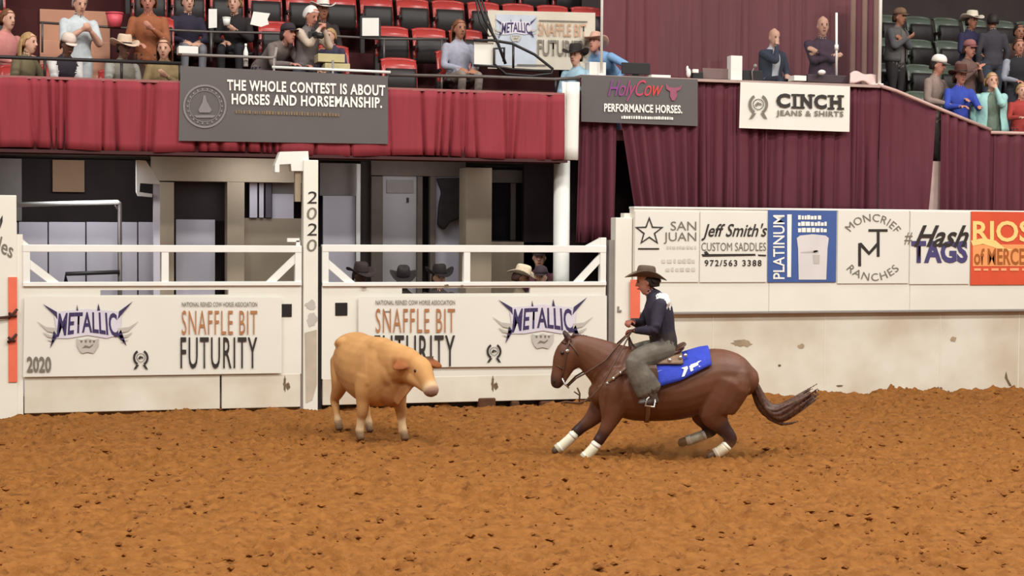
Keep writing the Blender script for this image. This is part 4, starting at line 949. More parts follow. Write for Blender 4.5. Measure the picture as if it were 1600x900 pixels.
# ---- booth
person('person in a black cowboy hat and pale blue shirt at the booth corner', seated_at(909, 84, 1.1, 10), -45, True, 10, shirt=(160, 190, 206), skin='light', hairc='brown', hat='cowboy', hatc=(42, 34, 32), arms=('rail', 'lap'), group='booth officials')
person('man in a blue shirt and straw hat bending over the booth counter', stood_at(972, 66, 1.75, 60), -50, False, 55, nod=-18, shirt=(126, 164, 204), pants=(66, 80, 108), skin='ruddy', hairc='grey', hat='cowboy', hatc=(206, 164, 142), arms=('hip', (.05, -.45, .28)), bulk=1.1, group='booth officials')
person('bald man in a navy suit resting his chin on his hand', seated_at(1206, 56, 1.75, 6), 10, True, 6, nod=8, shirt=(200, 200, 204), sleeve=(46, 52, 68), drape=(0, .06, 22, (46, 52, 68)), pants=(40, 44, 56), skin='light', hairc='white', hat='none_bald', arms=('lap', 'chin'), group='booth officials', collar=(200, 200, 200))
person('man in a dark maroon shirt standing with folded arms', stood_at(1285, 38, 2.0, 2, 1.08), -12, False, 2, scale=1.08, shirt=(66, 44, 60), pants=(58, 44, 58), skin='light', hairc='grey', hat='none_bald', arms=('cross', 'cross'), group='booth officials', bulk=1.2)
# ---- right-hand stand
person('person in a brown cap and grey jacket at the left of the right hand stand', stood_at(1402, 24, 3.2, 4), 25, False, 4, shirt=(108, 100, 94), sleeve=(86, 84, 86), pants=(46, 40, 40), skin='tan', hairc='brown', hat='cap', hatc=(120, 92, 70), arms=('cross', 'phone'), bulk=1.2, drape=(-.05, .08, 20, (92, 88, 86)))
person('man in a white cap and taupe shirt leaning on the sloping rail', stood_at(1459, 98, 1.5, 8, 1.07), 30, False, 8, scale=1.07, nod=10, shirt=(142, 122, 112), pants=(70, 60, 56), skin='ruddy', hairc='dark', hat='cap', hatc=(236, 226, 216), hat2=(90, 86, 84), arms=('rail', 'lap'))
person('person in a royal blue jacket and wide brown cowboy hat at the rail', stood_at(1500, 115, 1.3, 6), -5, False, 6, shirt=(54, 74, 168), pants=(40, 44, 70), skin='ruddy', hairc='brown', hairlen=.12, hat='cowboy', hatc=(86, 48, 40), arms=('rail', 'rail'), hat_curl=.03)
person('woman wrapped in a pale teal shawl with a hand at her mouth', stood_at(1550, 124, 1.25, 4), -15, False, 4, shirt=(112, 128, 112), sleeve=(160, 204, 196), pants=(88, 120, 104), skin='light', hairc='blond', hairlen=.1, arms=('chin', 'down'), bulk=1.2, drape=(-.1, .45, 24, (160, 204, 196)))
person('person in a white cowboy hat and navy coat high in the right hand stand', stood_at(1516, 30, 3.5, 5), 10, False, 5, shirt=(46, 42, 72), skin='tan', hairc='dark', hat='cowboy', hatc=(222, 210, 190), arms=('phone', 'lap'))
person('person in a dark grey coat standing with their back to the arena', stood_at(1552, 24, 3.15, 0, 1.04), 172, False, 0, shirt=(62, 58, 64), pants=(66, 72, 84), skin='tan', hairc='dark', arms=('down', 'down'), bulk=1.1)
person('person in a pink cap and brown jacket applauding above the blue jacket', stood_at(1512, 74, 2.3, 6), 8, False, 6, shirt=(110, 84, 76), skin='ruddy', hairc='brown', hat='cap', hatc=(150, 96, 92), arms=('clap', 'clap'))
person('person in a black vest and grey sleeves at the right edge of the stand', stood_at(1592, 70, 2.25, 4), -15, False, 4, shirt=(38, 36, 40), sleeve=(150, 152, 162), skin='ruddy', hairc='brown', arms=('lap', 'lap'))
person('child in a red top at the lower right end of the rail', stood_at(1596, 140, 1.2, 4, .85), -10, False, 4, shirt=(164, 58, 52), skin='light', hairc='blond', arms=('rail', 'rail'), scale=.85)
person('person in a black coat high at the right edge of the stand', stood_at(1592, 48, 3.4, 5), -10, False, 5, shirt=(84, 62, 52), skin='tan', hairc='dark', arms=('lap', 'lap'))
# ---- bystanders behind the right gate
def gz_person(label, px, py, Y, **k):
    p = W(px, py, Y); h = 1.66; sc = min(max(p.z/h, .9), 1.12); person(label, Vector((p.x, Y, p.z-h*sc)), scale=sc, group='bystanders behind the gate', **k)
gz_person('bystander in a dark hat with a pale crown behind the right gate', 561, 425, .9, shirt=(70, 58, 54), skin='brown', hairc='dark', hat='cowboy', hatc=(58, 46, 44), facing=20, arms=('down', 'down'), nod=10)
gz_person('bystander in a black cowboy hat looking down by the pale door', 630, 430, .9, shirt=(60, 50, 48), skin='brown', hairc='dark', hat='cowboy', hatc=(44, 36, 36), facing=-10, nod=20, arms=('down', 'down'))
gz_person('bystander in a broad black hat beside the gate mullion', 685, 428, .8, shirt=(64, 56, 56), skin='light', hairc='dark', hat='cowboy', hatc=(36, 28, 28), facing=5, nod=4, arms=('down', 'down'), hat_curl=.09)
gz_person('bystander in a cream straw hat behind the right half of the gate', 811, 428, .9, shirt=(120, 104, 84), skin='tan', hairc='brown', hat='cowboy', hatc=(226, 208, 178), facing=60, nod=14, arms=('down', 'down'))
gz_person('bystander in a maroon plaid shirt by the round column', 843, 397, 1.5, shirt=(96, 52, 62), skin='light', hairc='dark', hat='cap', hatc=(48, 34, 36), facing=-20, arms=('down', 'down'))
gz_person('bystander in a grey top low in front of the round column', 846, 428, .85, shirt=(120, 112, 128), skin='light', hairc='dark', hat='cap', hatc=(60, 46, 54), facing=-30, arms=('down', 'down'))
# ------------------------------------------------------------------ horse, rider, tack
DP = Vector((sa, ca, 0)); ZU = Vector((0, 0, 1))
HO = G(1020, 714); HS = F/((HO-CAM).dot(fw))           # px per metre where the horse stands
def hp(px, py, w=0.0): return HO+r0*((px-1020)/HS)+DP*w+ZU*((714-py)/HS)
def hl(B, pts, tagv, w=0.0, n=14, sub=3, side=None):
    out = []
    for p in pts:
        c = hp(p[0], p[1], p[4] if len(p) > 4 else w); out.append((*c, p[2], p[3]/HS))
    B.loft(out, tagv, side=side or DP, n=n, sub=sub)
CHEST = mat('chestnut_coat', (106, 65, 44), .5, .25, 3.0, rgb2=(88, 50, 34), spec=.35)
LEGC = mat('dark_chestnut_coat', (70, 36, 28), .45, .2, 4)
HOOF = mat('hoof_horn', (92, 70, 52), .6); MUZ = mat('muzzle_skin', (70, 44, 38), .5)
TRK = [(934, 616, .13, 20), (948, 611, .20, 36), (970, 608, .25, 46), (990, 607, .27, 50), (1020, 608, .29, 50), (1058, 606, .305, 49), (1092, 596, .29, 48), (1120, 588, .285, 45), (1146, 589, .26, 38), (1164, 594, .19, 26)]
HB = Body()
hl(HB, TRK, 0, n=22)
hl(HB, [(995, 592, .16, 36), (964, 581, .15, 44), (941, 566, .12, 36), (922, 554, .095, 29), (906, 545, .08, 22.5), (896, 539, .068, 17)], 0, n=16)
hl(HB, [(892, 536, .062, 15), (888, 549, .086, 20), (882, 565, .078, 20), (876, 581, .06, 15.5), (871, 594, .058, 12.5), (868, 602, .047, 9)], [0, 0, 0, 0, 3, 3], n=16)
hl(HB, [(898, 551, .05, 13), (897, 562, .055, 14), (890, 572, .045, 10)], 0, n=12)
for w_, dx in ((-.05, 0), (.045, 3)):
    hl(HB, [(888+dx, 533, .026, 4.5), (882+dx, 524, .024, 4), (877+dx, 516, .006, 1.2)], 1, w=w_, n=8)
# near and far fore legs
hl(HB, [(962, 606, .10, 30), (957, 632, .09, 24), (951, 655, .062, 14), (941, 675, .046, 9.5), (934, 686, .044, 9), (925, 699, .030, 6), (917, 709, .036, 7)], [0, 0, 0, 1, 1, 1, 1], w=-.15)
hl(HB, [(918, 708, .034, 6), (909, 716, .05, 7.5)], 2, w=-.15, n=10)
hl(HB, [(955, 608, .10, 28), (940, 638, .085, 20), (925, 657, .06, 13), (910, 670, .046, 9.5), (901, 678, .044, 9), (889, 691, .03, 6), (877, 702, .036, 7)], [0, 0, 0, 1, 1, 1, 1], w=.13)
hl(HB, [(878, 701, .034, 6), (868, 708, .05, 7.5)], 2, w=.13, n=10)
# hind legs, hocks well under the horse
hl(HB, [(1134, 592, .15, 38), (1120, 624, .14, 33), (1113, 645, .10, 24), (1124, 663, .06, 14), (1136, 677, .048, 10.5), (1138, 685, .046, 10), (1128, 697, .034, 7.5), (1117, 705, .036, 7)], [0, 0, 0, 1, 1, 1, 1, 1], w=-.15)
hl(HB, [(1118, 704, .036, 7), (1106, 710, .05, 7.5)], 2, w=-.15, n=10)
hl(HB, [(1126, 594, .15, 36), (1106, 628, .13, 29), (1098, 648, .085, 19), (1105, 661, .055, 13), (1114, 670, .046, 10.5), (1112, 676, .045, 9.5), (1096, 684, .034, 7), (1082, 688, .036, 7)], [0, 0, 0, 1, 1, 1, 1, 1], w=.13)
hl(HB, [(1083, 688, .036, 7), (1066, 694, .05, 7.5)], 2, w=.13, n=10)
hl(HB, [(1100, 625, .25, 14), (1097, 640, .2, 8)], 0, n=12)
for w_ in (-.077, .077):
    e = MB().ell(hp(877, 551, w_), .02, .02, .02, 10, 7); HB.extra.append((e.v, e.f, 4))
    e = MB().ell(hp(865, 596, w_*.62), .012, .012, .016, 8, 6); HB.extra.append((e.v, e.f, 4))
hl(HB, [(966, 582, .07, 16, -.17), (957, 606, .075, 20, -.19), (956, 630, .06, 17, -.18)], 0, n=12)
hl(HB, [(966, 582, .07, 16, .17), (957, 606, .075, 20, .19), (956, 630, .06, 17, .18)], 0, n=12)
for w_ in (-.2, .2): hl(HB, [(1148, 580, .09, 18, w_*.8), (1146, 604, .09, 19, w_), (1132, 632, .06, 15, w_*.85)], 0, n=12)
for x, y, w_ in ((934, 685, -.15), (902, 677, .13)): HB.ell(hp(x, y, w_), .052, .052, .06, 1)
hl(HB, [(989, 560, .07, 8), (975, 561, .06, 9)], 0, n=10)
lc = lambda c: lin(c)[:3]
horse = HB.grow('horse', [coat_mat('chestnut_coat_blend', .48, .35), LEGC, HOOF, MUZ, EYE], .0125, 5, coat=[lc((104, 64, 44)), lc((58, 32, 26)), lc((84, 64, 48)), lc((64, 42, 36)), lc((40, 28, 24))], blend=22); tag(horse, 'chestnut horse sliding to a stop with its hind legs tucked under', 'horse')
# tail and mane
TAILM = mat('dark_tail_hair', (62, 38, 30), .5, .3, 30, rgb2=(96, 66, 50), stretch=(1, 1, 1))
tb = Body(); rq = random.Random(5)
hl(tb, [(1160, 577, .03, 6), (1171, 590, .035, 7.5), (1181, 610, .045, 9), (1190, 629, .05, 11), (1203, 641, .05, 12.5), (1222, 640, .035, 12), (1246, 628, .02, 10), (1262, 616, .01, 5)], 0, n=12)
for k in range(30):
    a = rq.uniform(-13, 14); L = rq.uniform(.72, 1.06); fl = rq.uniform(-4, 6)
    hl(tb, [(1178+rq.uniform(-3, 4), 602, .010, 2.4), (1193+a*.35, 634+a*.45, .012, 2.8), (1209+a*.35, 645+a*.65, .012, 2.8), (1230+a*.2, 637+a*.95+fl*.4, .011, 2.6), (1206+72*L, 646-40*L+a*.75+fl, .004, 1)], 0, w=rq.uniform(-.06, .06), n=7, sub=3)
for k in range(9):
    hl(tb, [(1186, 620, .012, 2.5), (1196+k*.6, 648, .012, 2.5), (1210+2*k, 658+k*.5, .01, 2), (1222+4*k, 664-k*1.2, .003, .8)], 0, w=rq.uniform(-.04, .04), n=7)
tb.grow('tail', [TAILM], .0085, 0, horse)
mb_ = Body()
for k in range(14):
    t = k/13; x = 893+62*t; y = 524+8*t+10*t*t
    hl(mb_, [(x, y+6, .018, 3), (x+3, y-1, .03, 2.6), (x+6, y+8, .02, 2.5), (x+8, y+20, .006, 1.5)], 0, w=.03, n=7)
hl(mb_, [(888, 527, .03, 4), (882, 532, .03, 3.5), (877, 541, .012, 2)], 0, n=8)
mb_.grow('mane', [LEGC], .011, 1, horse)
# white boots on the lower legs
BOOT = mat('white_leg_boot', (232, 226, 198), .6, .08, 10)
for lab, pts, w_ in (('white leg boot on the near foreleg of the horse', ((932, 689, 7.6), (925, 699, 8), (917, 708, 8.2), (911, 714, 8.6)), -.15), ('white leg boot on the leading far foreleg of the horse', ((900, 679, 7.6), (890, 690, 8), (879, 700, 8.2), (871, 706, 8.6)), .13),
                     ('white leg boot on the forward hind leg of the horse', ((1104, 680, 7.6), (1095, 684, 8.2), (1084, 688, 8.2), (1074, 691, 8.4)), .13), ('white leg boot on the near hind leg of the horse', ((1134, 691, 8), (1128, 697, 8.6), (1120, 703, 8.6), (1114, 706, 8.8)), -.15)):
    t = thing('leg_boot', lab, 'boot', hp(pts[1][0], pts[1][1], w_), 'leg boots of the horse')
    b_ = MB(); b_.tube([hp(x, y, w_) for x, y, r in pts], [r/HS for x, y, r in pts], 14).build('cuff', BOOT, t, True)
    for i in (0, 2):
        x, y, r = pts[i]; x2, y2, r2 = pts[i+1]
        MB().tube([hp(x+(x2-x)*q, y+(y2-y)*q, w_) for q in (.2, .55)], (r+.5)/HS, 14).build('strap', WHITEP, t, True)

# saddle pad wrapped over the back
def trk(px):
    xs_ = [p[0] for p in TRK]; return [float(np.interp(px, xs_, [p[k] for p in TRK])) for k in (1, 2, 3)]
def wrap(px, a, off=.02):
    cy, hw, hh = trk(px); return hp(px, cy-(hh+off*HS)*math.cos(a), -(hw+off)*math.sin(a))
BLUE = mat('royal_blue_pad', (44, 62, 176), .8, .2, 14, bump=.2, bscale=60)
def lowa(u): return R(84-24*u)
def padf(off):
    def f(u, v):
        px = 1014+92*u; a = -R(75)+(lowa(u)+R(75))*v; return wrap(px-2*math.cos(a), a, off+.006*math.sin(9*u)*v)
    return f
pd = tag(MB().grid(padf(.035), 24, 22).build('saddle_pad', BLUE, None, True, solid=.02), 'royal blue saddle pad with white lettering under the saddle', 'saddle pad')
def padmark(polys, nm, m, off=.05):
    for pl in polys:
        b_ = MB(); vs = []
        for (x, y) in pl:
            cy, hw, hh = trk(x); c = max(-1, min(1, (cy-y)/(hh+off*HS))); vs.append(wrap(x, math.acos(c), off))
        b_.add(vs, [tuple(range(len(vs)))]); b_.build(nm, m, pd)
padmark([[(1059, 571), (1068, 568), (1069, 571), (1063, 583), (1059, 584), (1063, 573)], [(1071, 568), (1075, 566), (1077, 574), (1073, 576)]], 'lettering', WHITEP)
padmark([[(1073, 566), (1084, 562), (1085, 566), (1075, 571)], [(1084, 561), (1096, 558), (1097, 565), (1086, 569)]], 'lettering', WHITEP)
padmark([[(1021, 576), (1029, 574), (1030, 590), (1024, 592)], [(1022, 595), (1031, 592), (1031, 596), (1023, 599)]], 'pattern', mat('pale_blue_print2', (120, 150, 200), .7))
# saddle
LEA = mat('brown_saddle_leather', (84, 56, 40), .45, .3, 9); LEAT = mat('tooled_tan_leather', (132, 104, 80), .5, .3, 20); STEEL = mat('polished_steel', (200, 196, 190), .25, .1, metal=.8)
sdl = thing('saddle', 'brown western saddle with silver conchos on the blue pad', 'saddle', hp(1025, 556))
MB().grid(lambda u, v: wrap(992+70*u, -R(46)+R(92)*v, .062+.01*math.sin(PI*u)), 20, 18).build('skirt', LEAT, sdl, True, solid=.015)
sb2 = Body()
hl(sb2, [(988, 548, .09, 7), (1000, 552, .13, 8), (1020, 557, .17, 7), (1040, 554, .18, 8), (1054, 548, .18, 6), (1064, 541, .17, 4)], 0, n=14)
hl(sb2, [(990, 550, .1, 9), (985, 541, .04, 5), (982, 531, .018, 2.8), (981, 527, .03, 3)], 0, n=10)
sb2.grow('seat', [LEA], .011, 3, sdl)
cb = Body(); hl(cb, [(1052, 547, .17, 4), (1062, 540, .19, 3.4), (1068, 536, .14, 2.6)], 0, n=14); cb.grow('cantle', [LEA], .01, 2, sdl)
for s_ in (-1, 1):
    MB().grid(lambda u, v: hp(1004+16*u-2*v+4*math.sin(PI*v), 566+50*v, s_*(.325+.02*math.sin(PI*v))), 6, 8).build('fender', LEA, sdl, True, solid=.01)
    MB().tube([hp(x, y, s_*w_) for x, y, w_ in ((1010, 611, .35), (1004, 616, .33), (1001, 627, .31), (1016, 629, .31), (1017, 617, .33), (1011, 611, .35), (1012, 611, .39), (1005, 617, .42), (1002, 627, .43), (1016, 629, .43), (1017, 617, .42))], .010, 8).build('stirrup', STEEL, sdl, True)
for x, y in ((1058, 556), (1066, 553), (1041, 560)):
    p = wrap(x, math.acos(max(-1, min(1, (trk(x)[0]-y)/(trk(x)[2]+.08*HS)))), .085); MB().ell(p, .022, .022, .022, 10, 7).build('concho', STEEL, sdl, True)
cy_, hw_, hh_ = trk(1008)
MB().grid(lambda u, v: wrap(1006+6*u, R(60)+R(240)*v, .012), 2, 28).build('cinch', LEAT, sdl, True, solid=.012)
# breast collar and bridle
bc = thing('breast_collar', 'tooled leather breast collar across the horse shoulder', 'strap', hp(950, 590, -.2))
MB().tube([hp(x, y, w_) for x, y, w_ in ((990, 560, -.25), (968, 577, -.262), (950, 592, -.245), (936, 602, -.16), (929, 606, 0), (936, 602, .16), (950, 592, .245), (990, 560, .25))], .016, 8).build('collar_strap', LEAT, bc, True)
MB().tube([hp(943, 598, -.225), hp(944, 618, -.22), hp(956, 655, -.05)], .010, 6).build('tie_down', LEA, bc, True)
for x, y, w_ in ((966, 579, -.272), (955, 588, -.262), (946, 596, -.235)): MB().ell(hp(x, y, w_), .018, .018, .018, 8, 6).build('concho', STEEL, bc, True)
bd = thing('bridle', 'dark leather bridle with a silver concho on the horse head', 'bridle', hp(880, 560))
def strap(nm, pts, r, m): MB().tube([hp(*p) for p in pts], r, 7).build(nm, m, bd, True)
for s_ in (-1, 1):
    strap('cheek_strap', ((889, 527, s_*.05), (886, 540, s_*.085), (882, 560, s_*.088), (879, 578, s_*.075), (877, 591, s_*.065)), .0095, LEA)
    MB().ell(hp(885, 548, s_*.09), .024, .012, .02, 10, 7).build('concho', STEEL, bd, True)
    strap('bit_shank', ((877, 590, s_*.066), (881, 600, s_*.07), (888, 606, s_*.07)), .009, STEEL)
    strap('throat_latch', ((888, 535, s_*.075), (901, 552, s_*.075), (905, 566, s_*.04), (904, 570, 0)), .008, LEA)
    strap('rein', ((886, 603, s_*.07), (899, 590, s_*.10), (918, 579, s_*.13), (943, 562, s_*.15), (966, 536, s_*.1), (984, 517, s_*.02-.06)), .009, LEA)
strap('brow_band', ((882, 536, -.075), (877, 535, -.03), (877, 535, .03), (882, 536, .075)), .009, LEA)
strap('nose_band', ((880, 577, -.08), (868, 571, -.045), (866, 570, 0), (868, 571, .045), (880, 577, .08)), .009, LEA)
strap('romal', ((984, 518, -.06), (966, 548, -.2), (950, 575, -.28), (936, 600, -.3), (921, 616, -.3), (914, 622, -.3)), .008, LEA)

# rider
NAVY = mat('dark_navy_shirt', (44, 38, 54), .8, .2, 16, bump=.15, bscale=30); CHAP = mat('olive_grey_chaps', (104, 96, 84), .75, .3, 7, rgb2=(76, 68, 58), bump=.3, bscale=18)
DPANT = mat('dark_trousers', (50, 42, 40), .8, .2, 10); GLOV = mat('ruddy_hand', (150, 84, 66), .6)
RB = Body()
hl(RB, [(1040, 549, .165, 17), (1036, 535, .165, 21), (1032, 517, .16, 21), (1029, 497, .175, 22.5), (1025, 477, .185, 21.5), (1020, 464, .12, 14.5), (1014, 456, .065, 9)], [3, 3, 1, 1, 1, 1, 1], n=18)
hl(RB, [(1015, 458, .055, 8.5), (1010, 449, .05, 8)], 0, n=12)
th = math.atan2(-ca, -sa); HXF = Matrix.Rotation(th, 3, 'Z') @ Matrix.Rotation(R(8), 3, 'X')
rc = hp(1008, 440); add_head(RB, rc, HXF, 0, 4, 5, 1.0)
for s_, sh_, el_, hd_ in ((-1, (1027, 473), (1017, 513, -.27), (990, 516, -.075)), (1, (1023, 473), (1003, 508, .24), (985, 503, -.02))):
    a = hp(sh_[0], sh_[1], s_*.18); e = hp(*el_); h_ = hp(*hd_)
    RB.loft([(*a, .068, .074), (*a.lerp(e, .5), .060, .064), (*e, .052, .054), (*e.lerp(h_, .45), .048, .05), (*h_, .031, .034)], [1, 1, 1, 1, 1], side=ZU)
    d = (h_-e).normalized(); RB.hand(h_+d*.005, d, -ZU, 6, .95, 1.0, 1)
for s_ in (-1, 1):
    hl(RB, [(1040, 546, .10, 17, s_*.11), (1014, 552, .10, 19, s_*.21), (991, 560, .085, 17, s_*.32), (990, 573, .08, 17, s_*.345), (1000, 590, .075, 20, s_*.365), (1009, 606, .07, 21, s_*.37)], 2, n=14, side=DP)
    hl(RB, [(1012, 606, .05, 8, s_*.37), (1015, 617, .05, 8, s_*.37), (1014, 622, .045, 7, s_*.37)], 7, n=10)
    hl(RB, [(1020, 620, .04, 5.5, s_*.37), (1008, 622, .045, 5.2, s_*.375), (994, 623.5, .038, 3.8, s_*.38)], 7, n=10)
for px_, py_, w_, r_ in ((1031, 465, -.115, .05), (1036, 471, -.135, .05), (1035, 465, -.06, .05), (1037, 473, -.10, .048)): RB.ell(hp(px_, py_, w_), r_, r_, r_, 8, nu=18, nv=12)
rider = RB.grow('person', [SKINS['ruddy'], NAVY, CHAP, DPANT, EYE, LIP, GLOV, mat('rider_boot', (72, 58, 50), .45), WHITEP], .0105, 3)
tag(rider, 'rider in a dark shirt and olive chaps crouching in the saddle', 'person')
hair(rc-HXF @ Vector((0, -.012, .02)), HXF, HAIRS['dark'], rider, .04, .98)
FELT = mat('brown_felt', (96, 78, 64), .8, .2, 20)
cowboy_hat(rc+HXF @ Vector((0, .0, .05)), HXF @ Matrix.Rotation(R(-12), 3, 'X'), FELT, rider, .97, .205, .07, mat('hat_band_dark', (56, 44, 38), .6))
MB().ell(hp(1012, 517, -.2), .03, .03, .045, 10, 7).build('belt_buckle', STEEL, rider, True)

# ------------------------------------------------------------------ steer
SF = G(596, 688); phi = R(62)
fs = r0*math.cos(phi)-DP*math.sin(phi); lf = ZU.cross(fs)
def so(x, y, z): return SF+fs*(x-.38)+lf*y+ZU*z
def ch(a, b, z): return SF+r0*a+DP*b+ZU*z
TANC = mat('tan_steer_coat', (196, 146, 92), .75, .18, 4, rgb2=(178, 124, 72), bump=.1, bscale=60); PALE = mat('pale_steer_coat', (212, 176, 130), .75, .12, 6); PINK = mat('steer_nose', (190, 148, 132), .5); RUST = mat('rust_ear_coat', (150, 88, 50), .8)
SB = Body()
def sl2(pts, tagv, n=16, side=None, sub=3): SB.loft([(*so(p[0], p[1], p[2]), p[3], p[4]) for p in pts], tagv, side=side or lf, n=n, sub=sub)
sl2([(-.58, 0, .93, .12, .13), (-.52, 0, .88, .21, .24), (-.36, 0, .83, .265, .31), (-.1, 0, .77, .30, .365), (.15, 0, .74, .295, .38), (.36, 0, .74, .26, .37), (.52, 0, .76, .20, .29), (.61, 0, .77, .13, .19)], 0, n=22)
sl2([(-.50, .0, 1.0, .21, .11), (-.36, 0, 1.06, .18, .09), (-.15, 0, 1.04, .13, .08)], 0)
sl2([(.2, 0, 1.0, .17, .13), (.40, 0, .99, .16, .14)], 0)
# neck sweeping round to the head
hA, hBm = ch(.41, -.29, .885), ch(.57, -.52, .595)
nk = so(.38, .03, .84); nk2 = ch(.20, -.22, .86)
hd = (hBm-hA).normalized(); hlat = hd.cross(ZU).normalized()
SB.loft([(*nk, .20, .28), (*nk2, .16, .225), (*ch(.35, -.28, .86), .135, .17)], 0, side=DP, n=16)
SB.loft([(*(hA-hd*.0), .10, .09), (*hA.lerp(hBm, .2), .118, .118), (*hA.lerp(hBm, .45), .108, .118), (*hA.lerp(hBm, .68), .088, .10), (*hA.lerp(hBm, .86), .086, .09), (*hA.lerp(hBm, 1.0), .09, .082)], [0, 0, 0, 0, 1, 2], side=hlat, n=18, sub=4)
SB.loft([(*ch(.31, -.28, .74), .09, .09), (*ch(.42, -.38, .70), .075, .085), (*ch(.50, -.46, .62), .055, .055)], 0, side=DP, n=12)
SB.loft([(*ch(.14, -.17, .68), .12, .15), (*ch(.12, -.15, .50), .09, .12), (*ch(.10, -.12, .42), .05, .07)], 8, side=DP, n=12)     # brisket, its shade put in as a darker coat colour
SB.loft([(*ch(.36, -.32, .66), .02, .05), (*ch(.26, -.27, .58), .024, .09), (*ch(.17, -.2, .46), .026, .09)], 8, side=fs.cross(ZU), n=10)     # dewlap, shaded by the same darker coat colour
for s_ in (-1, 1):
    SB.ell(so(-.34, s_*.15, 1.03), .10, .10, .07, 0)
    sl2([(.24, s_*.10, 1.0, .07, .12), (.32, s_*.17, .82, .09, .17), (.36, s_*.175, .62, .09, .16)], 0, n=14)
for s_ in (-1, 1):
    b0 = hA.lerp(hBm, .10)+hlat*(.10*s_)-hd*.01; e1 = b0+hlat*(.11*s_)+ZU*(-.025)-hd*.03; e2 = e1+hlat*(.09*s_)+ZU*-.035
    SB.loft([(*b0, .026, .034), (*e1, .024, .072), (*e2, .014, .03)], 3, side=hd.cross(hlat), n=10)
    if s_ < 0: h0 = hA+hlat*(.09*s_)-hd*.03; SB.loft([(*h0, .03, .03), (*(h0+hlat*(.07*s_)+ZU*.015), .022, .022), (*(h0+hlat*(.13*s_)+ZU*.03), .007, .007)], 5, side=hd, n=8)
    e = MB().ell(hA.lerp(hBm, .36)+hlat*(.106*s_)+hlat.cross(hd)*(.03), .017, .017, .017, 8, 6); SB.extra.append((e.v, e.f, 6))
    e = MB().ell(hBm+hd*.05+hlat*(.034*s_), .014, .014, .011, 8, 6); SB.extra.append((e.v, e.f, 5))
def sleg(pts, tags): sl2(pts, tags, n=12, sub=4)
def fore(x, y, dx, dy):
    f = lambda z, q=0: (x+dx*(1-z/.72)+q, y+dy*(1-z/.72), z)
    sleg([(*f(.72), .11, .15), (*f(.56), .108, .125), (*f(.44), .08, .09), (*f(.36, .01), .068, .074), (*f(.30, .012), .063, .066), (*f(.24), .05, .053), (*f(.15), .047, .05), (*f(.10, .005), .056, .06)], [0, 0, 0, 0, 0, 1, 1, 1])
    h = f(.05, .02)
    for k in (-1, 1): sleg([(h[0], h[1]+k*.018, .075, .026, .035), (h[0]+.03, h[1]+k*.02, .02, .028, .042)], 7)
def hind(x, y, lift, dx):
    sleg([(x+.03, y*.8, .84, .13, .21), (x+.07, y, .64, .115, .17), (x+.0, y*1.08, .48, .075, .10), (x-.09, y*1.1, .385, .052, .068), (x-.085, y*1.1, .33, .05, .06), (x-.05+dx*.4, y*1.1, .23+lift*.6, .042, .046), (x-.03+dx*.7, y*1.1, .16+lift*.8, .041, .045), (x-.01+dx, y*1.1, .10+lift, .05, .055)], [0, 0, 0, 0, 0, 0, 1, 1])
    for k in (-1, 1): sleg([(x+.005+dx, y*1.1+k*.018, .075+lift, .026, .035), (x+.035+dx, y*1.1+k*.02, .02+lift, .028, .042)], 7)
fore(.36, -.175, -.10, -.045); fore(.40, .165, .10, .05); hind(-.47, -.155, .03, .02); hind(-.39, .155, .0, .02)
steer = SB.grow('steer', [coat_mat('steer_coat_blend', .8, .2, 4), PALE, PINK, RUST, PALE, mat('dark_horn', (74, 60, 50), .5), EYE, HOOF], .0125, 10, coat=[lc((196, 146, 92)), lc((214, 182, 140)), lc((150, 114, 100)), lc((150, 88, 50)), lc((214, 182, 140)), lc((74, 60, 50)), lc((40, 28, 24)), lc((112, 86, 62)), lc((170, 116, 70))], blend=14); tag(steer, 'tan steer facing the horse in front of the right gate', 'steer')
stl = Body(); stl.loft([(*so(-.62, 0, .98), .022, .022), (*so(-.70, -.01, .86), .018, .018), (*so(-.71, -.02, .66), .015, .015), (*so(-.70, -.03, .5), .028, .028), (*so(-.69, -.03, .38), .008, .008)], 0, side=lf, n=8); stl.grow('tail', [TANC], .01, 1, steer)

# dust thrown up round the hind feet
dm = bpy.data.materials.new('hanging_dust'); dm.use_nodes = True; nt = dm.node_tree; nt.nodes.remove(nt.nodes['Principled BSDF'])
pv = nt.nodes.new('ShaderNodeVolumePrincipled'); pv.inputs['Color'].default_value = lin((214, 150, 92))
tc_ = nt.nodes.new('ShaderNodeTexCoord'); nz = nt.nodes.new('ShaderNodeTexNoise'); nz.inputs['Scale'].default_value = 7; nz.inputs['Detail'].default_value = 3; nt.links.new(tc_.outputs['Object'], nz.inputs['Vector'])
gd = nt.nodes.new('ShaderNodeTexGradient'); gd.gradient_type = 'SPHERICAL'; mp_ = nt.nodes.new('ShaderNodeMapping'); nt.links.new(tc_.outputs['Object'], mp_.inputs[0]); nt.links.new(mp_.outputs[0], gd.inputs[0])
mr = nt.nodes.new('ShaderNodeMapRange'); mr.inputs[1].default_value = .42; mr.inputs[2].default_value = .7; nt.links.new(nz.outputs['Fac'], mr.inputs[0])
mu = nt.nodes.new('ShaderNodeMath'); mu.operation = 'MULTIPLY'; nt.links.new(mr.outputs[0], mu.inputs[0]); nt.links.new(gd.outputs['Fac'], mu.inputs[1])
m2 = nt.nodes.new('ShaderNodeMath'); m2.operation = 'MULTIPLY'; m2.inputs[1].default_value = 9.0; nt.links.new(mu.outputs[0], m2.inputs[0]); nt.links.new(m2.outputs[0], pv.inputs['Density'])
nt.links.new(pv.outputs[0], nt.nodes['Material Output'].inputs['Volume'])
mp_.inputs['Scale'].default_value = (1/.62, 1/.42, 1/.2)
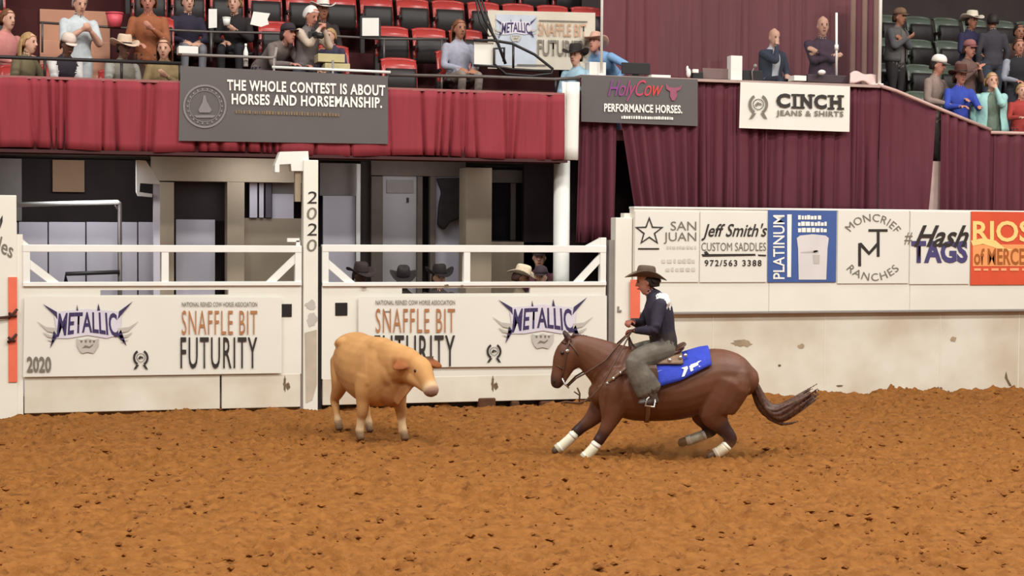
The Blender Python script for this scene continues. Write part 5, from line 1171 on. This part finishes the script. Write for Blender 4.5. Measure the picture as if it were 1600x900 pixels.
du = MB().ell((0, 0, 0), .62, .42, .2, 20, 12).build('dust', dm); du.location = hp(1088, 699, -.05); du.rotation_euler = (0, 0, -YAW)
tag(du, 'puff of brown dust round the sliding hind feet of the horse', 'dust', None, 'stuff')
# ------------------------------------------------------------------ small things in the stands
PAPER = mat('white_paper', (226, 222, 214), .7, .04); BOXY = mat('yellowish_card', (186, 172, 128), .8, .1)
bk = thing('pink_bucket', 'pink plastic bucket behind the cream hat', 'bucket', W(179, 40, 1.95))
c = W(179, 40, 1.95); MB().tube([c+ZU*-.02, c+ZU*.16], [.085, .115], 18).build('pail', mat('pink_plastic', (214, 84, 96), .4), bk, True); MB().tube([c+ZU*.155, c+ZU*.175], .122, 18).build('rim', mat('pink_plastic', (214, 84, 96), .4), bk, True)
def sheet(nm, lab, pts, Y, m, d=.01, cat='sign'):
    return tag(MB().prism([(W(x, y, Y).x, W(x, y, Y).z) for x, y in pts], Y, Y+d).build(nm, m), lab, cat)
sheet('paper_sign', 'tall white paper sign taped to the row rail', ((326, 14), (339, 14), (339, 43), (326, 44)), 1.97, PAPER)
nt_ = sheet('paper_notice', 'white notice in a dark frame on the second row rail', ((566, 28), (592, 28), (592, 56), (566, 56)), 1.95, PAPER, .015); MB().pbox(563, 595, 25, 58, 1.967, .012).build('frame', BLACK, nt_)
sheet('paper_sheet', 'crumpled white paper held above the dark cap', ((391, 38), (396, 18), (422, 21), (418, 30), (420, 38), (408, 42)), 1.28, PAPER)
tag(MB().pbox(279, 310, 72, 84, .75, .25).build('white_box', PAPER, None, bevel=.008), 'small white box behind the rail beside the girl', 'box')
tag(MB().pbox(497, 539, 84, 97, .8, .3).build('card_box', BOXY, None, bevel=.006), 'flat yellowish cardboard box beside the man with the camera', 'box')
tag(MB().pbox(508, 547, 99, 109, .7, .3).build('card_box', BOXY, None, bevel=.006), 'lower yellowish tray on the ledge above the banner', 'box')
def bottle(lab, px, py, Y, h, m, capm):
    p = W(px, py, Y); t = thing('bottle', lab, 'bottle', p)
    MB().tube([p, p+ZU*h*.62, p+ZU*h*.8, p+ZU*h*.86], [.032, .032, .016, .013], 14).build('flask', m, t, True); MB().tube([p+ZU*h*.86, p+ZU*h], .016, 12).build('cap', capm, t, True)
bottle('white plastic bottle on the ledge above the banner', 384, 104, .72, .3, PAPER, PAPER)
cu_ = thing('paper_cup', 'round white cup on the second row rail', 'cup', W(354, 40, 1.95)); c = W(354, 40, 1.95)
MB().tube([c, c+ZU*.1], [.04, .055], 14).build('cup_body', PAPER, cu_, True); MB().tube([c+ZU*.1, c+ZU*.115], .058, 14).build('lid', WHITEP, cu_, True)
cm = thing('camera', 'black camera with a long lens held by the bearded man', 'camera', W(487, 58, .85)); c = W(489, 55, .95)
MB().box(c.x-.06, c.x+.06, c.y-.03, c.y+.05, c.z-.05, c.z+.05).build('camera_body', BLACK, cm, bevel=.01); MB().tube([c+Vector((.02, -.03, 0)), c+Vector((.08, -.2, -.03))], .04, 14).build('lens', BLACK, cm, True); MB().box(c.x-.025, c.x+.025, c.y-.03, c.y+.03, c.z+.05, c.z+.08).build('viewfinder', BLACK, cm)
tag(MB().grid(lambda u, v: tuple(W(118+16*u, 34+12*v, 2.2)+Vector((0, .02*math.sin(4*u), 0))), 4, 3).build('paper_sheet', PAPER, None, True, solid=.004), 'folded paper in the hands of the man in pale blue', 'paper')
# booth counter clutter
def cbox(nm, lab, cat, x0, x1, y0, y1, Y, d, m, bevel=.006): return tag(MB().pbox(x0, x1, y0, y1, Y, d).build(nm, m, None, bevel=bevel), lab, cat)
cbox('white_carton', 'upright white carton on the booth counter', 'carton', 1142, 1160, 87, 126, .95, .14, PAPER)
mn = thing('monitor', 'dark computer monitor on the counter before the blue shirt', 'monitor', W(997, 116, 1.0)); MB().pbox(972, 1016, 98, 116, 1.0, .04).build('screen', BLACK, mn, bevel=.006); MB().pbox(990, 998, 114, 121, 1.02, .05).pbox(982, 1006, 118, 121, .98, .14).build('stand', BLACK, mn)
lp_ = thing('laptop', 'grey laptop lid on the middle of the counter', 'laptop', W(1120, 124, 1.0)); MB().pbox(1098, 1140, 107, 125, 1.05, .02).build('lid', mat('laptop_grey', (120, 96, 92), .4), lp_, bevel=.004); MB().pbox(1098, 1140, 123, 125.5, .88, .17).build('keyboard', BLACK, lp_)
pr = thing('desk_phone', 'black and white desk phone beside the laptop', 'phone', W(1090, 122, .95)); MB().pbox(1083, 1099, 112, 123, .95, .1).build('base', BLACK, pr, bevel=.01); MB().pbox(1083, 1092, 108, 114, .93, .05).build('handset', PAPER, pr, bevel=.01)
tag(MB().ell(W(1076, 114, .95), .035, .035, .065, 12, 8).ell(W(1074, 108, .95), .02, .02, .05, 10, 6).build('white_figurine', PAPER, None, True), 'small white lumpy thing standing left of the desk phone', 'ornament')
cbox('paper_stack', 'stack of white papers on the left part of the counter', 'papers', 1018, 1048, 117, 122, .9, .2, PAPER, .002)
cbox('white_bin', 'white box with faint print at the left end of the counter', 'box', 921, 947, 97, 119, .92, .2, PAPER)
cbox('paper_stack', 'white papers before the seated man in the suit', 'papers', 1241, 1260, 118, 126, .9, .2, PAPER, .002)
cbox('black_case', 'black equipment case before the seated man in the suit', 'case', 1161, 1192, 110, 126, .98, .2, BLACK)
cbox('equipment_case', 'long dark equipment case before the standing man', 'case', 1262, 1325, 117, 129, 1.0, .25, mat('dark_case', (66, 50, 54), .5))
tag(MB().ell(W(1284, 113, .92), .06, .05, .038, 14, 8).build('white_bowl', PAPER, None, True), 'small white bowl on the dark equipment case', 'bowl')
tw = MB().grid(lambda u, v: tuple(W(1328+40*u, 116+14*v-3*math.sin(5*u), .95-.1*v)+ZU*(.02*math.sin(9*u+3*v))), 14, 6)
tag(tw.build('crumpled_cloth', mat('pinkish_cloth', (214, 186, 178), .8, .1), None, True, solid=.03), 'crumpled pale cloth at the right end of the counter', 'cloth')
ms_ = thing('mic_stand', 'slim white stand beside the man with folded arms', 'stand', W(1307, 125, 1.1))
MB().tube([W(1307, 20, 1.1), W(1307, 124, 1.1)], .018, 10).build('shaft', WHITE, ms_, True); MB().tube([W(1307, 122, 1.1), W(1307, 126, 1.1)], .06, 14).build('foot', WHITE, ms_, True); MB().tube([W(1307, 70, 1.1), W(1307, 78, 1.1)], .03, 10).build('clamp', WHITE, ms_, True)
mic = thing('microphone', 'grey gooseneck microphone before the seated man', 'microphone', W(1178, 126, .95))
MB().tube([W(1176, 126, .95), W(1175, 112, .95), W(1179, 105, .93)], .009, 8).build('neck', GREY, mic, True); MB().ell(W(1180, 103, .92), .03, .03, .03, 10, 7).build('head', GREY, mic, True)
# the open seats people sit on
def open_proto(shell):
    pan = MB().grid(lambda u, v: ((u-.5)*.44, -.42+.44*v, .42+.03*math.cos(3*v)-.02*math.sin(PI*u)), 8, 6)
    return [q for q in seat_proto(shell) if q[0] != 'seat_pan']+[('seat_pan', pan.mesh('seat_pan', BLKS, True), .05)]
OR_, OG_ = open_proto(REDS), open_proto(GRNS)
for fl, lab in OCC:
    right = fl.x > 5
    seat(fl.x, fl.y+.17, fl.z, ('dark green' if right else 'red')+' seat under the '+lab.split(' in ')[0].split(' with ')[0]+' in '+' '.join(lab.split(' in ')[-1].split()[:6]), OG_ if right else OR_, 'occupied seats')

stl_ = thing('bar_stool', 'tall stool under the seated man in the navy suit', 'stool', Vector((W(1206, 56, 1.75).x, 1.82, 3.75)))
sx_, sy_ = stl_.location.x, stl_.location.y
MB().tube([(sx_, sy_, 4.50), (sx_, sy_, 4.55)], .19, 18).build('seat', BLACK, stl_, True)
for a in range(4): MB().tube([(sx_+.13*math.cos(a*PI/2+.8), sy_+.13*math.sin(a*PI/2+.8), 4.5), (sx_+.2*math.cos(a*PI/2+.8), sy_+.2*math.sin(a*PI/2+.8), 3.75)], .015, 8).build('leg', GREY, stl_, True)
MB().tube([(sx_+.17*math.cos(a*PI/8), sy_+.17*math.sin(a*PI/8), 4.02) for a in range(17)], .012, 6).build('foot_ring', GREY, stl_, True)

# seats that look alike are told apart by their place in the row
ORD = 'first second third fourth fifth sixth seventh eighth ninth tenth eleventh twelfth thirteenth fourteenth fifteenth sixteenth seventeenth eighteenth nineteenth twentieth'.split()
rows_ = {}
for q in COL.objects:
    if q.name.startswith('stadium_seat') and q.parent is None and q.get('group') != 'occupied seats': rows_.setdefault(q['group'], []).append(q)
for g_, qs in rows_.items():
    qs.sort(key=lambda q: q.location.x)
    for i, q in enumerate(qs): q['label'] = q['label'].replace('just behind the aisle rail', 'behind the aisle rail')+', '+(ORD[i] if i < 20 else 'far')+' from the left'
